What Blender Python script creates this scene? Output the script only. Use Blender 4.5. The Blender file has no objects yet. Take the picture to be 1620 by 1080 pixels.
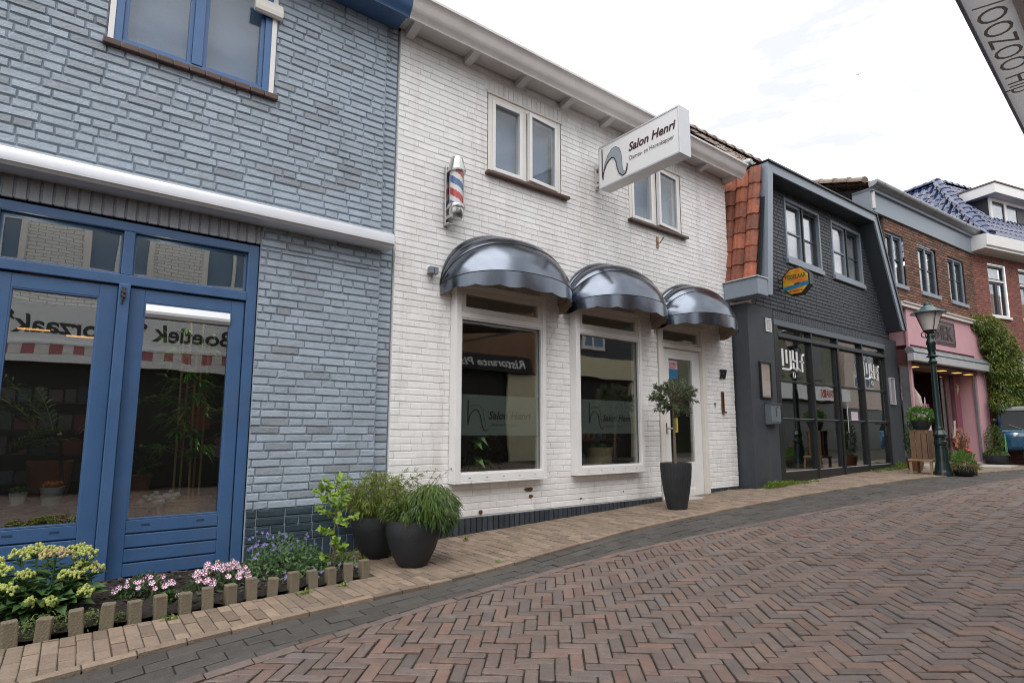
import bpy, bmesh, math, random
from mathutils import Vector, Matrix
from math import sin, cos, pi, radians, sqrt
random.seed(7)
scene = bpy.context.scene
COL = scene.collection

# ------------------------------------------------------------------ camera
PHI, TH = radians(52.4), math.atan(117/902)
FWD = Vector((cos(PHI)*cos(TH), sin(PHI)*cos(TH), sin(TH)))
RGT = Vector((sin(PHI), -cos(PHI), 0))
UPV = RGT.cross(FWD)
cam = bpy.data.cameras.new('camera')
camo = bpy.data.objects.new('camera', cam); COL.objects.link(camo)
R = Matrix((RGT, UPV, -FWD)).transposed().to_4x4()
camo.matrix_world = Matrix.Translation((0, 0, 0.98)) @ R
cam.sensor_width = 36; cam.lens = 36*902/1620
cam.shift_x = (810-818)/1620; cam.shift_y = (569-540)/1620
cam.clip_start = .05; cam.clip_end = 2000
scene.camera = camo

# ------------------------------------------------------------------ sky and sun
SUN_EL, SUN_AZ = radians(62), radians(225)      # azimuth measured clockwise from +Y
world = bpy.data.worlds.new('World'); scene.world = world; world.use_nodes = True
nt = world.node_tree; nt.nodes.clear()
def N(tree, t, **kw):
    n = tree.nodes.new(t)
    for k, v in kw.items(): setattr(n, k, v)
    return n
out = N(nt, 'ShaderNodeOutputWorld'); bg = N(nt, 'ShaderNodeBackground')
sky = N(nt, 'ShaderNodeTexSky', sky_type='NISHITA', sun_disc=False)
sky.sun_elevation = SUN_EL; sky.sun_rotation = SUN_AZ
tc = N(nt, 'ShaderNodeTexCoord'); mp = N(nt, 'ShaderNodeMapping'); mp.inputs['Scale'].default_value = (2.2, 2.2, 9)
mp.inputs['Rotation'].default_value = (.25, .1, .6)
no = N(nt, 'ShaderNodeTexNoise'); no.inputs['Scale'].default_value = 1.6; no.inputs['Detail'].default_value = 8; no.inputs['Roughness'].default_value = .62
cr = N(nt, 'ShaderNodeValToRGB')
cr.color_ramp.elements[0].position = .40; cr.color_ramp.elements[0].color = (6.3, 6.45, 6.7, 1)
cr.color_ramp.elements[1].position = .60; cr.color_ramp.elements[1].color = (10.8, 10.8, 10.9, 1)
mx = N(nt, 'ShaderNodeMix', data_type='RGBA'); mx.inputs[0].default_value = .93
L = nt.links.new
L(tc.outputs['Generated'], mp.inputs['Vector']); L(mp.outputs[0], no.inputs['Vector']); L(no.outputs[0], cr.inputs[0])
L(sky.outputs[0], mx.inputs[6]); L(cr.outputs[0], mx.inputs[7]); L(mx.outputs[2], bg.inputs['Color'])
bg.inputs['Strength'].default_value = .085
L(bg.outputs[0], out.inputs[0])
sun = bpy.data.lights.new('sun', 'SUN'); sun.energy = 1.5; sun.angle = radians(70); sun.color = (1, .975, .95)
suno = bpy.data.objects.new('sun', sun); COL.objects.link(suno)
sd = Vector((sin(SUN_AZ)*cos(SUN_EL), cos(SUN_AZ)*cos(SUN_EL), sin(SUN_EL)))
suno.rotation_euler = sd.to_track_quat('Z', 'Y').to_euler(); suno.location = (0, 0, 30)
vs = scene.view_settings; vs.view_transform = 'Standard'; vs.look = 'None'; vs.exposure = 0.88; vs.gamma = 1
try:
    scene.cycles.pixel_filter_type = 'BLACKMAN_HARRIS'; scene.cycles.filter_width = 1.05
    scene.cycles.use_denoising = True; scene.cycles.denoiser = 'OPENIMAGEDENOISE'
    scene.cycles.max_bounces = 10; scene.cycles.transparent_max_bounces = 24
    scene.cycles.sample_clamp_indirect = 6; scene.cycles.caustics_reflective = False; scene.cycles.caustics_refractive = False
except Exception: pass

# ------------------------------------------------------------------ materials
def new_mat(name):
    m = bpy.data.materials.new(name); m.use_nodes = True
    t = m.node_tree; t.nodes.clear()
    return m, t
def mat(name, col, rough=.55, metal=0., var=.12, scale=6., bump=.0, bscale=60., rnd=0., alt=None, dirt=None, spec=.5, coat=0.):
    """painted / stone / metal surface: base colour broken up by noise, per-piece variation from the 'rnd' attribute"""
    m, t = new_mat(name); l = t.links.new
    o = N(t, 'ShaderNodeOutputMaterial'); b = N(t, 'ShaderNodeBsdfPrincipled')
    l(b.outputs[0], o.inputs[0])
    b.inputs['Metallic'].default_value = metal; b.inputs['Specular IOR Level'].default_value = spec
    b.inputs['Coat Weight'].default_value = coat
    c = N(t, 'ShaderNodeTexCoord')
    n1 = N(t, 'ShaderNodeTexNoise'); n1.inputs['Scale'].default_value = scale; n1.inputs['Detail'].default_value = 7; n1.inputs['Roughness'].default_value = .65
    l(c.outputs['Object'], n1.inputs['Vector'])
    mr = N(t, 'ShaderNodeMapRange'); mr.inputs[1].default_value = .28; mr.inputs[2].default_value = .72
    mr.inputs[3].default_value = 1-var; mr.inputs[4].default_value = 1+var*.6
    l(n1.outputs[0], mr.inputs[0])
    cur = N(t, 'ShaderNodeRGB'); cur.outputs[0].default_value = (*col, 1); cur = cur.outputs[0]
    if rnd or alt:
        a = N(t, 'ShaderNodeAttribute', attribute_name='rnd'); sp = N(t, 'ShaderNodeSeparateColor'); l(a.outputs['Color'], sp.inputs[0])
        if alt:
            rp = N(t, 'ShaderNodeValToRGB'); rp.color_ramp.interpolation = 'LINEAR'
            cols = [col]+list(alt); e = rp.color_ramp.elements
            while len(e) < len(cols): e.new(.5)
            for i, k in enumerate(cols): e[i].position = i/(len(cols)-1); e[i].color = (*k, 1)
            l(sp.outputs[0], rp.inputs[0]); cur = rp.outputs[0]
        if rnd:
            m2 = N(t, 'ShaderNodeMapRange'); m2.inputs[3].default_value = 1-rnd; m2.inputs[4].default_value = 1+rnd
            l(sp.outputs[1], m2.inputs[0])
            v = N(t, 'ShaderNodeMix', data_type='RGBA', blend_type='MULTIPLY'); v.inputs[0].default_value = 1
            l(cur, v.inputs[6]); l(m2.outputs[0], v.inputs[7]); cur = v.outputs[2]
    v = N(t, 'ShaderNodeMix', data_type='RGBA', blend_type='MULTIPLY'); v.inputs[0].default_value = 1
    l(cur, v.inputs[6]); l(mr.outputs[0], v.inputs[7]); cur = v.outputs[2]
    if var and not metal:
        n4 = N(t, 'ShaderNodeTexNoise'); n4.inputs['Scale'].default_value = 130; n4.inputs['Detail'].default_value = 4; n4.inputs['Roughness'].default_value = .8
        l(c.outputs['Object'], n4.inputs['Vector']); r4 = N(t, 'ShaderNodeMapRange'); r4.inputs[1].default_value = .3; r4.inputs[2].default_value = .7; r4.inputs[3].default_value = 1-min(.22, var*1.1); r4.inputs[4].default_value = 1+min(.16, var*.8)
        l(n4.outputs[0], r4.inputs[0]); v = N(t, 'ShaderNodeMix', data_type='RGBA', blend_type='MULTIPLY'); v.inputs[0].default_value = 1
        l(cur, v.inputs[6]); l(r4.outputs[0], v.inputs[7]); cur = v.outputs[2]
    if dirt:                                            # dirt = (colour, amount 0..1, scale)
        n2 = N(t, 'ShaderNodeTexNoise'); n2.inputs['Scale'].default_value = dirt[2]; n2.inputs['Detail'].default_value = 9; n2.inputs['Roughness'].default_value = .7
        if len(dirt) > 3:                               # rain streaks: stretched downwards
            m4 = N(t, 'ShaderNodeMapping'); m4.inputs['Scale'].default_value = (1, 1, dirt[3]); l(c.outputs['Object'], m4.inputs[0]); l(m4.outputs[0], n2.inputs['Vector'])
        else: l(c.outputs['Object'], n2.inputs['Vector'])
        r2 = N(t, 'ShaderNodeMapRange'); r2.inputs[1].default_value = .5; r2.inputs[2].default_value = .75; r2.inputs[4].default_value = dirt[1]
        l(n2.outputs[0], r2.inputs[0])
        d = N(t, 'ShaderNodeMix', data_type='RGBA'); d.inputs[7].default_value = (*dirt[0], 1)
        l(r2.outputs[0], d.inputs[0]); l(cur, d.inputs[6]); cur = d.outputs[2]
    l(cur, b.inputs['Base Color'])
    rr = N(t, 'ShaderNodeMapRange'); rr.inputs[3].default_value = max(0, rough-.08); rr.inputs[4].default_value = min(1, rough+.08)
    l(n1.outputs[0], rr.inputs[0]); l(rr.outputs[0], b.inputs['Roughness'])
    if bump:
        n3 = N(t, 'ShaderNodeTexNoise'); n3.inputs['Scale'].default_value = bscale; n3.inputs['Detail'].default_value = 6
        l(c.outputs['Object'], n3.inputs['Vector'])
        bp = N(t, 'ShaderNodeBump'); bp.inputs['Strength'].default_value = bump; bp.inputs['Distance'].default_value = .01
        l(n3.outputs[0], bp.inputs['Height']); l(bp.outputs[0], b.inputs['Normal'])
    return m
def leafmat(name, c1, c2, c3=None, rough=.45):
    m, t = new_mat(name); l = t.links.new
    o = N(t, 'ShaderNodeOutputMaterial'); b = N(t, 'ShaderNodeBsdfPrincipled'); tr = N(t, 'ShaderNodeBsdfTranslucent'); mix = N(t, 'ShaderNodeMixShader')
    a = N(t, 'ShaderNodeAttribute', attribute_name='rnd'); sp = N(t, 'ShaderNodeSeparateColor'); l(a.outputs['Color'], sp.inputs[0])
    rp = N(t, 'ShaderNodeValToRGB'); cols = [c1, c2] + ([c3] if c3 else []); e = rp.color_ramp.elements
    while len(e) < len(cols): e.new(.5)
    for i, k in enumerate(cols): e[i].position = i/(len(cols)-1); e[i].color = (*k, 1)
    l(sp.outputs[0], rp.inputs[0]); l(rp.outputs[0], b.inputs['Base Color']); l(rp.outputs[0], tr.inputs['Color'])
    b.inputs['Roughness'].default_value = rough; mix.inputs[0].default_value = .28
    l(b.outputs[0], mix.inputs[1]); l(tr.outputs[0], mix.inputs[2]); l(mix.outputs[0], o.inputs[0])
    return m
def glassmat(name, tint=(.88, .91, .89), f0=.28, wave=.03, wscale=2.2):
    m, t = new_mat(name); l = t.links.new
    o = N(t, 'ShaderNodeOutputMaterial'); g = N(t, 'ShaderNodeBsdfGlossy'); g.inputs['Roughness'].default_value = 0.0
    tr = N(t, 'ShaderNodeBsdfTransparent'); tr.inputs[0].default_value = (*tint, 1); mix = N(t, 'ShaderNodeMixShader')
    lw = N(t, 'ShaderNodeLayerWeight'); lw.inputs[0].default_value = .5
    p = N(t, 'ShaderNodeMath', operation='POWER'); p.inputs[1].default_value = 4.2; l(lw.outputs['Facing'], p.inputs[0])
    q = N(t, 'ShaderNodeMath', operation='MULTIPLY_ADD'); q.inputs[1].default_value = 1-f0; q.inputs[2].default_value = f0; l(p.outputs[0], q.inputs[0])
    c = N(t, 'ShaderNodeTexCoord'); n3 = N(t, 'ShaderNodeTexNoise'); n3.inputs['Scale'].default_value = wscale; n3.inputs['Detail'].default_value = 1
    l(c.outputs['Object'], n3.inputs['Vector'])
    bp = N(t, 'ShaderNodeBump'); bp.inputs['Strength'].default_value = wave; bp.inputs['Distance'].default_value = .05
    l(n3.outputs[0], bp.inputs['Height']); l(bp.outputs[0], g.inputs['Normal'])
    l(q.outputs[0], mix.inputs[0]); l(tr.outputs[0], mix.inputs[1]); l(g.outputs[0], mix.inputs[2]); l(mix.outputs[0], o.inputs[0])
    return m
def filmmat(name, col, amt):
    m, t = new_mat(name); l = t.links.new
    o = N(t, 'ShaderNodeOutputMaterial'); d = N(t, 'ShaderNodeBsdfDiffuse'); d.inputs[0].default_value = (*col, 1)
    tr = N(t, 'ShaderNodeBsdfTransparent'); mix = N(t, 'ShaderNodeMixShader'); mix.inputs[0].default_value = amt
    l(tr.outputs[0], mix.inputs[1]); l(d.outputs[0], mix.inputs[2]); l(mix.outputs[0], o.inputs[0])
    return m
def emit(name, col, s):
    m, t = new_mat(name); o = N(t, 'ShaderNodeOutputMaterial'); e = N(t, 'ShaderNodeEmission')
    e.inputs[0].default_value = (*col, 1); e.inputs[1].default_value = s; t.links.new(e.outputs[0], o.inputs[0]); return m
def brickmat(name, c1, c2, mortar, sx=.21, sy=.062):
    m, t = new_mat(name); l = t.links.new
    o = N(t, 'ShaderNodeOutputMaterial'); b = N(t, 'ShaderNodeBsdfPrincipled'); b.inputs['Roughness'].default_value = .85
    c = N(t, 'ShaderNodeTexCoord'); mp = N(t, 'ShaderNodeMapping'); mp.inputs['Rotation'].default_value = (pi/2, 0, 0)
    br = N(t, 'ShaderNodeTexBrick'); br.inputs['Color1'].default_value = (*c1, 1); br.inputs['Color2'].default_value = (*c2, 1); br.inputs['Mortar'].default_value = (*mortar, 1)
    br.inputs['Scale'].default_value = 1; br.inputs['Brick Width'].default_value = sx; br.inputs['Row Height'].default_value = sy; br.inputs['Mortar Size'].default_value = .006
    l(c.outputs['Object'], mp.inputs[0]); l(mp.outputs[0], br.inputs[0]); l(br.outputs[0], b.inputs['Base Color']); l(b.outputs[0], o.inputs[0])
    return m

M = {}
M['white_brick'] = mat('white painted brick', (.845, .835, .825), .6, var=.06, scale=9, bump=.35, bscale=70, rnd=.05, dirt=((.50, .43, .38), .5, 3.4, .13))
M['white_mortar'] = mat('white mortar', (.78, .765, .75), .8, var=.12, scale=20)
M['white_paint'] = mat('white frame paint', (.80, .79, .78), .38, var=.05, scale=5, dirt=((.5, .46, .4), .15, 3))
M['cream_paint'] = mat('cream frame paint', (.76, .72, .67), .4, var=.06, scale=5)
M['blue_brick'] = mat('grey blue painted brick', (.345, .41, .48), .5, var=.10, scale=8, bump=.5, bscale=55, rnd=.07, alt=[(.365, .43, .50), (.34, .40, .465), (.355, .42, .49), (.265, .295, .33)], dirt=((.19, .205, .235), .55, 3.4, .3))
M['blue_mortar'] = mat('blue mortar', (.30, .355, .415), .85, var=.3, scale=20)
M['blue_soldier'] = mat('grey soldier brick paint', (.28, .29, .32), .6, var=.12, scale=8, bump=.4, bscale=55, rnd=.1)
M['blue_plinth'] = mat('dark blue green plinth paint', (.035, .058, .078), .45, var=.2, scale=9, bump=.5, bscale=50, rnd=.2, dirt=((.05, .07, .05), .4, 4))
M['blue_paint'] = mat('blue door paint', (.050, .118, .255), .38, var=.12, scale=4, bump=.08, bscale=90, coat=.15, dirt=((.075, .11, .17), .5, 2.2))
M['blue_light'] = mat('blue window paint', (.06, .145, .32), .35, var=.08, scale=4)
M['brown_tile'] = mat('brown glazed sill', (.085, .045, .035), .3, var=.25, scale=12, rnd=.2)
M['alu'] = mat('white aluminium', (.58, .59, .62), .32, metal=.35, var=.06, scale=4)
M['zinc'] = mat('weathered zinc', (.33, .345, .36), .42, metal=.7, var=.25, scale=5)
M['gutter_white'] = mat('off white gutter', (.66, .63, .61), .38, var=.12, scale=3, dirt=((.46, .42, .39), .4, 5, .3))
M['steel'] = mat('brushed steel', (.55, .54, .53), .22, metal=1, var=.2, scale=8)
M['dark_metal'] = mat('dark metal', (.05, .05, .055), .4, metal=.6, var=.2)
M['black'] = mat('black paint', (.018, .019, .021), .4, var=.2)
M['plinth_brick'] = mat('blue black plinth brick', (.045, .055, .07), .4, var=.25, scale=12, bump=.3, rnd=.25)
M['dark_brick'] = mat('anthracite painted brick', (.050, .058, .070), .5, var=.12, scale=8, bump=.4, bscale=60, rnd=.08)
M['dark_mortar'] = mat('anthracite mortar', (.022, .026, .032), .8)
M['dark_render'] = mat('anthracite render', (.048, .056, .068), .55, var=.2, scale=5, bump=.35, bscale=120, dirt=((.085, .09, .095), .5, 4, .2))
M['slate_paint'] = mat('slate grey board paint', (.225, .265, .315), .4, var=.06, scale=3)
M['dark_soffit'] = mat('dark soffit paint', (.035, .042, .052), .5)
M['brown_brick'] = mat('brown brick', (.17, .085, .055), .8, var=.2, scale=14, bump=.4, rnd=.3, alt=[(.25, .11, .065), (.10, .06, .05), (.20, .10, .06)])
M['brown_mortar'] = mat('brown mortar', (.13, .10, .08), .9)
M['red_brick'] = mat('red brick', (.24, .085, .065), .8, var=.15, scale=14, bump=.3, rnd=.2, alt=[(.29, .10, .075), (.20, .075, .06)])
M['red_mortar'] = mat('red mortar', (.25, .19, .17), .9)
M['pink'] = mat('pink render', (.62, .35, .39), .6, var=.06, scale=3, bump=.15, bscale=90)
M['pink_dark'] = mat('plum frame paint', (.13, .05, .055), .5)
M['orange_tile'] = mat('orange pantile', (.30, .092, .048), .7, var=.4, scale=10, bump=.5, rnd=.3, dirt=((.055, .04, .035), .9, 4))
M['old_tile'] = mat('weathered brown pantile', (.22, .165, .14), .8, var=.3, scale=10, bump=.4, rnd=.25, dirt=((.30, .28, .24), .6, 6))
M['blue_tile'] = mat('dark blue glazed pantile', (.03, .045, .12), .12, var=.25, scale=8, rnd=.2, coat=.6)
M['chrome_vinyl'] = mat('mirror grey vinyl', (.155, .175, .21), .20, metal=1, var=.16, scale=3, bump=.10, bscale=5)
M['vinyl_back'] = mat('canopy lining', (.42, .34, .26), .7)
M['glass'] = glassmat('window glass')
M['glass_up'] = glassmat('upper window glass', (.93, .95, .97), .075)
M['glass_sky'] = glassmat('bright upper window glass', (.93, .95, .97), .20)
M['blind'] = mat('grey blue blind', (.14, .215, .315), .7, var=.05)
M['sky_blind'] = mat('blind whitened like reflected sky', (.88, .89, .90), .7, var=.05)  # blind whitened to stand in for sky reflected in the upper panes
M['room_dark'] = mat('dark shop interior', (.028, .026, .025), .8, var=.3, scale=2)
M['room_olive'] = mat('olive shop wall', (.50, .48, .36), .8, var=.12)
M['room_floor'] = mat('brown shop floor', (.24, .16, .11), .5, var=.3, scale=3)
M['room_plum'] = mat('plum shop wall', (.12, .035, .05), .7, var=.15)
M['film'] = filmmat('frosted film', (.42, .48, .46), .55)
M['maroon'] = mat('maroon lettering', (.045, .012, .018), .5, var=.05)
M['logo_grey'] = mat('logo blue grey', (.30, .36, .40), .5, var=.05)
M['ink'] = mat('dark lettering', (.02, .022, .024), .5, var=.05)
M['sign_white'] = mat('white sign panel', (.78, .775, .775), .3, var=.03)
M['letter_white'] = mat('white lettering', (.75, .75, .75), .5, var=.04)
M['red_sign'] = mat('red lettering', (.5, .02, .015), .5, var=.05)
M['paver_red'] = mat('street clinker', (.145, .105, .092), .6, var=.22, scale=18, bump=.6, bscale=110, rnd=.16,
                     alt=[(.18, .124, .102), (.154, .119, .105), (.168, .125, .108), (.142, .12, .113), (.195, .12, .093), (.168, .123, .103)], dirt=((.055, .05, .045), .5, 2.5))
M['paver_tan'] = mat('tan pavement brick', (.245, .185, .138), .75, var=.22, scale=18, bump=.5, bscale=100, rnd=.24,
                     alt=[(.27, .20, .15), (.215, .165, .125), (.255, .185, .135)], dirt=((.17, .14, .085), .6, 1.3))
M['paver_dark'] = mat('dark gutter stone', (.072, .066, .06), .6, var=.2, scale=18, bump=.5, bscale=90, rnd=.2, dirt=((.10, .085, .07), .5, 4))
M['concrete'] = mat('mossy concrete stake', (.20, .165, .115), .85, var=.25, scale=14, bump=.7, bscale=120, rnd=.15, dirt=((.09, .10, .045), .7, 7))
M['stone_pale'] = mat('pale stone', (.45, .43, .40), .8, var=.15, scale=9, bump=.3)
M['soil'] = mat('bark mulch soil', (.022, .016, .012), .9, var=.5, scale=30, bump=1, bscale=60)
M['chips'] = mat('bark chips', (.04, .026, .018), .9, var=.4, rnd=.5, alt=[(.10, .08, .06), (.02, .014, .012)])
M['pot_dark'] = mat('ribbed black pot', (.022, .024, .028), .55, var=.25, scale=10, bump=.3, bscale=60)
M['wood'] = mat('wood', (.19, .11, .065), .7, var=.3, scale=8)
M['wood_pale'] = mat('pale wood', (.33, .23, .14), .7, var=.3, scale=8)
M['wicker'] = mat('wicker', (.30, .19, .09), .75, var=.4, scale=40, bump=.8, bscale=90)
M['terracotta'] = mat('terracotta', (.28, .11, .06), .75, var=.2)
M['bark'] = mat('bark', (.16, .12, .085), .85, var=.3, scale=20, bump=.6)
M['bamboo_cane'] = mat('bamboo cane', (.28, .19, .07), .5, var=.2)
M['leaf_bamboo'] = leafmat('bamboo leaf', (.055, .115, .022), (.11, .19, .04), (.20, .23, .07))
M['leaf_light'] = leafmat('light shrub leaf', (.13, .19, .035), (.26, .32, .06), (.20, .20, .09))
M['leaf_olive'] = leafmat('olive leaf', (.055, .085, .04), (.11, .14, .075), (.19, .22, .15))
M['leaf_lime'] = leafmat('lime sapling leaf', (.18, .32, .035), (.34, .48, .06))
M['leaf_dark'] = leafmat('dark leaf', (.018, .05, .014), (.045, .10, .022), (.08, .15, .03))
M['leaf_sedum'] = leafmat('stonecrop leaf', (.045, .11, .035), (.085, .17, .055), (.12, .22, .07))
M['leaf_wisteria'] = leafmat('climber leaf', (.05, .10, .015), (.13, .19, .03), (.25, .27, .05))
M['leaf_grass'] = leafmat('weed grass', (.08, .17, .02), (.18, .28, .04), (.30, .32, .08))
M['leaf_indoor'] = leafmat('indoor plant leaf', (.05, .14, .025), (.12, .26, .04), (.20, .36, .07))
M['leaf_dry'] = leafmat('dry brown leaf', (.16, .08, .03), (.22, .14, .05), (.12, .05, .03))
M['sedum_head'] = mat('stonecrop flower head', (.38, .43, .11), .8, rnd=.18, alt=[(.43, .47, .14), (.33, .40, .09), (.50, .34, .21)])
M['petal_petunia'] = mat('petunia petal', (.82, .76, .80), .6, var=.04, alt=[(.30, .03, .14)])
M['petal_violet'] = mat('violet petal', (.30, .24, .62), .6, var=.1, rnd=.2)
M['petal_pink'] = mat('pink petal', (.65, .20, .42), .6, rnd=.2)
M['petal_red'] = mat('red petal', (.55, .05, .05), .6, rnd=.2)
M['moss_ball'] = mat('straw moss', (.24, .20, .07), .95, var=.4, scale=30, bump=.8)
M['lamp_green'] = mat('dark green cast iron', (.007, .021, .020), .3, var=.25, scale=6, coat=.3)
M['lamp_glass'] = mat('frosted lamp glass', (.66, .60, .58), .25, var=.05)
M['van_blue'] = mat('blue van paint', (.012, .075, .16), .28, var=.2, scale=4, coat=.4, dirt=((.10, .14, .16), .35, 6))
M['van_lightblue'] = mat('light blue van paint', (.07, .26, .42), .28, var=.15, scale=4, coat=.4)
M['rubber'] = mat('rubber', (.015, .015, .015), .8)
M['grey_box'] = mat('grey mailbox enamel', (.19, .22, .25), .35, metal=.3, var=.06)
M['paper'] = mat('poster paper', (.62, .53, .47), .6, var=.3, scale=3, dirt=((.55, .30, .42), .7, 4))
M['paper_pink'] = mat('pink poster paper', (.66, .55, .62), .5, var=.15, scale=3)
M['poster_teal'] = mat('teal poster', (.12, .22, .22), .6, var=.15)
M['poster_magenta'] = mat('magenta poster', (.32, .05, .22), .6, var=.1)
M['sticker_blue'] = mat('blue sticker', (.02, .17, .33), .5)
M['yellow'] = mat('yellow sticker', (.55, .50, .03), .5)
M['warm_lamp'] = emit('lit warm spot', (1, .5, .17), .8)
M['rust'] = mat('rusty letter plate', (.15, .055, .025), .6, metal=.3, var=.4, scale=15)
M['stripe_red'] = mat('barber red', (.50, .03, .03), .3, var=.08)
M['stripe_blue'] = mat('barber blue', (.06, .15, .36), .3, var=.35, scale=60)
M['olive_brick'] = brickmat('olive painted brick', (.20, .20, .135), (.17, .175, .12), (.10, .10, .075))
M['opp_white_brick'] = brickmat('aged white brick', (.78, .76, .73), (.70, .68, .65), (.34, .33, .31))
M['red_house'] = brickmat('plain red brick', (.26, .12, .085), (.21, .10, .075), (.2, .17, .15))
M['cladding'] = mat('brown timber cladding', (.25, .125, .065), .6, var=.35, scale=5, rnd=.25)
M['cream_wall'] = mat('cream render', (.62, .56, .38), .7, var=.06)
M['pale_wall'] = mat('pale render', (.62, .50, .43), .7, var=.06)
M['dark_shop'] = mat('dark shopfront', (.02, .019, .018), .35)
M['grey_beam'] = leafmat('translucent grey vinyl band', (.50, .495, .50), (.46, .455, .46))

# ------------------------------------------------------------------ mesh building
OFF = {}
def top_of(o):
    while o.parent: o = o.parent
    return o
def rc(): return (random.random(), random.random(), random.random())
class MB:
    def __init__(s): s.v = []; s.f = []; s.c = []
    def add(s, vs, fs, c=None):
        n = len(s.v); s.v += [tuple(p) for p in vs]; c = c or rc()
        for f in fs: s.f.append([i+n for i in f]); s.c.append(c)
    def quad(s, a, b, c, d, col=None): s.add([a, b, c, d], [(0, 1, 2, 3)], col)
    def hexa(s, p, c=None):                       # 8 corners: bottom ring then top ring
        s.add(p, [(0, 3, 2, 1), (4, 5, 6, 7), (0, 1, 5, 4), (1, 2, 6, 5), (2, 3, 7, 6), (3, 0, 4, 7)], c)
    def box(s, x0, x1, y0, y1, z0, z1, c=None):
        s.hexa([(x0, y0, z0), (x1, y0, z0), (x1, y1, z0), (x0, y1, z0), (x0, y0, z1), (x1, y0, z1), (x1, y1, z1), (x0, y1, z1)], c)
    def mbox(s, m, u0, u1, d0, d1, z0, z1, c=None):   # box in a facade frame: d grows towards the street
        s.hexa([m(u0, d1, z0), m(u1, d1, z0), m(u1, d0, z0), m(u0, d0, z0), m(u0, d1, z1), m(u1, d1, z1), m(u1, d0, z1), m(u0, d0, z1)], c)
    def obox(s, c, size, rot, col=None):
        h = [k/2 for k in size]; P = []
        for z in (-1, 1):
            for x, y in ((-1, -1), (1, -1), (1, 1), (-1, 1)):
                P.append(Vector(c)+rot @ Vector((x*h[0], y*h[1], z*h[2])))
        s.hexa(P, col)
    def prism(s, poly, f0, f1, c=None):            # poly of 2d points, f0 / f1 map them to the two ends
        n = len(poly); vs = [f0(*p) for p in poly]+[f1(*p) for p in poly]
        fs = [list(range(n))[::-1], list(range(n, 2*n))]+[(i, (i+1) % n, n+(i+1) % n, n+i) for i in range(n)]
        s.add(vs, fs, c)
    def tube(s, pts, r, n=8, c=None, caps=True):
        pts = [Vector(p) for p in pts]; k = len(pts); rs = r if isinstance(r, (list, tuple)) else [r]*k
        vs = []; up = None
        for i, p in enumerate(pts):
            d = (pts[min(i+1, k-1)]-pts[max(i-1, 0)])
            d = d.normalized() if d.length > 1e-9 else Vector((0, 0, 1))
            if up is None: up = Vector((0, 0, 1)) if abs(d.z) < .9 else Vector((1, 0, 0))
            a = d.cross(up).normalized(); b = a.cross(d).normalized(); up = b
            for j in range(n): vs.append(p+(a*cos(2*pi*j/n)+b*sin(2*pi*j/n))*rs[i])
        fs = [(i*n+j, i*n+(j+1) % n, (i+1)*n+(j+1) % n, (i+1)*n+j) for i in range(k-1) for j in range(n)]
        if caps: fs += [list(range(n))[::-1], list(range((k-1)*n, k*n))]
        s.add(vs, fs, c)
    def lathe(s, prof, ctr=(0, 0, 0), n=28, c=None, sq=None):
        vs = []; k = len(prof)
        for r, z in prof:
            for j in range(n):
                a = 2*pi*j/n; vs.append((ctr[0]+r*cos(a), ctr[1]+r*sin(a), ctr[2]+z))
        fs = [(i*n+j, i*n+(j+1) % n, (i+1)*n+(j+1) % n, (i+1)*n+j) for i in range(k-1) for j in range(n)]
        fs += [list(range(n))[::-1], list(range((k-1)*n, k*n))]
        s.add(vs, fs, c)
    def ball(s, c, r, n=6, m=4, col=None, sq=1.):
        vs = [(c[0], c[1], c[2]-r*sq)]
        for i in range(1, m):
            t = -pi/2+pi*i/m
            for j in range(n): vs.append((c[0]+r*cos(t)*cos(2*pi*j/n), c[1]+r*cos(t)*sin(2*pi*j/n), c[2]+r*sin(t)*sq))
        vs.append((c[0], c[1], c[2]+r*sq)); e = len(vs)-1
        fs = [(0, 1+(j+1) % n, 1+j) for j in range(n)]
        fs += [(1+i*n+j, 1+i*n+(j+1) % n, 1+(i+1)*n+(j+1) % n, 1+(i+1)*n+j) for i in range(m-2) for j in range(n)]
        fs += [(1+(m-2)*n+j, 1+(m-2)*n+(j+1) % n, e) for j in range(n)]
        s.add(vs, fs, col)
    def leaf(s, p, d, nrm, Ln, W, c=None, droop=.0):
        p = Vector(p); d = Vector(d).normalized(); nrm = Vector(nrm); sd = d.cross(nrm)
        if sd.length < 1e-5: sd = d.cross(Vector((.3, .5, .8)))
        sd.normalize(); nn = sd.cross(d)
        mid = p+d*Ln*.45; tip = p+d*Ln+Vector((0, 0, -droop*Ln))
        s.add([p, mid+sd*W/2+nn*W*.15, tip, mid-sd*W/2+nn*W*.15, mid-Vector((0, 0, droop*Ln*.2))], [(0, 1, 4), (1, 2, 4), (2, 3, 4), (3, 0, 4)], c)
    def frame(s, m, u0, u1, z0, z1, t, d0, d1, tb=None, tt=None):
        tb = t if tb is None else tb; tt = t if tt is None else tt
        s.mbox(m, u0, u0+t, d0, d1, z0, z1); s.mbox(m, u1-t, u1, d0, d1, z0, z1)
        s.mbox(m, u0+t, u1-t, d0, d1-.001, z0, z0+tb); s.mbox(m, u0+t, u1-t, d0, d1-.001, z1-tt, z1)
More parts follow.
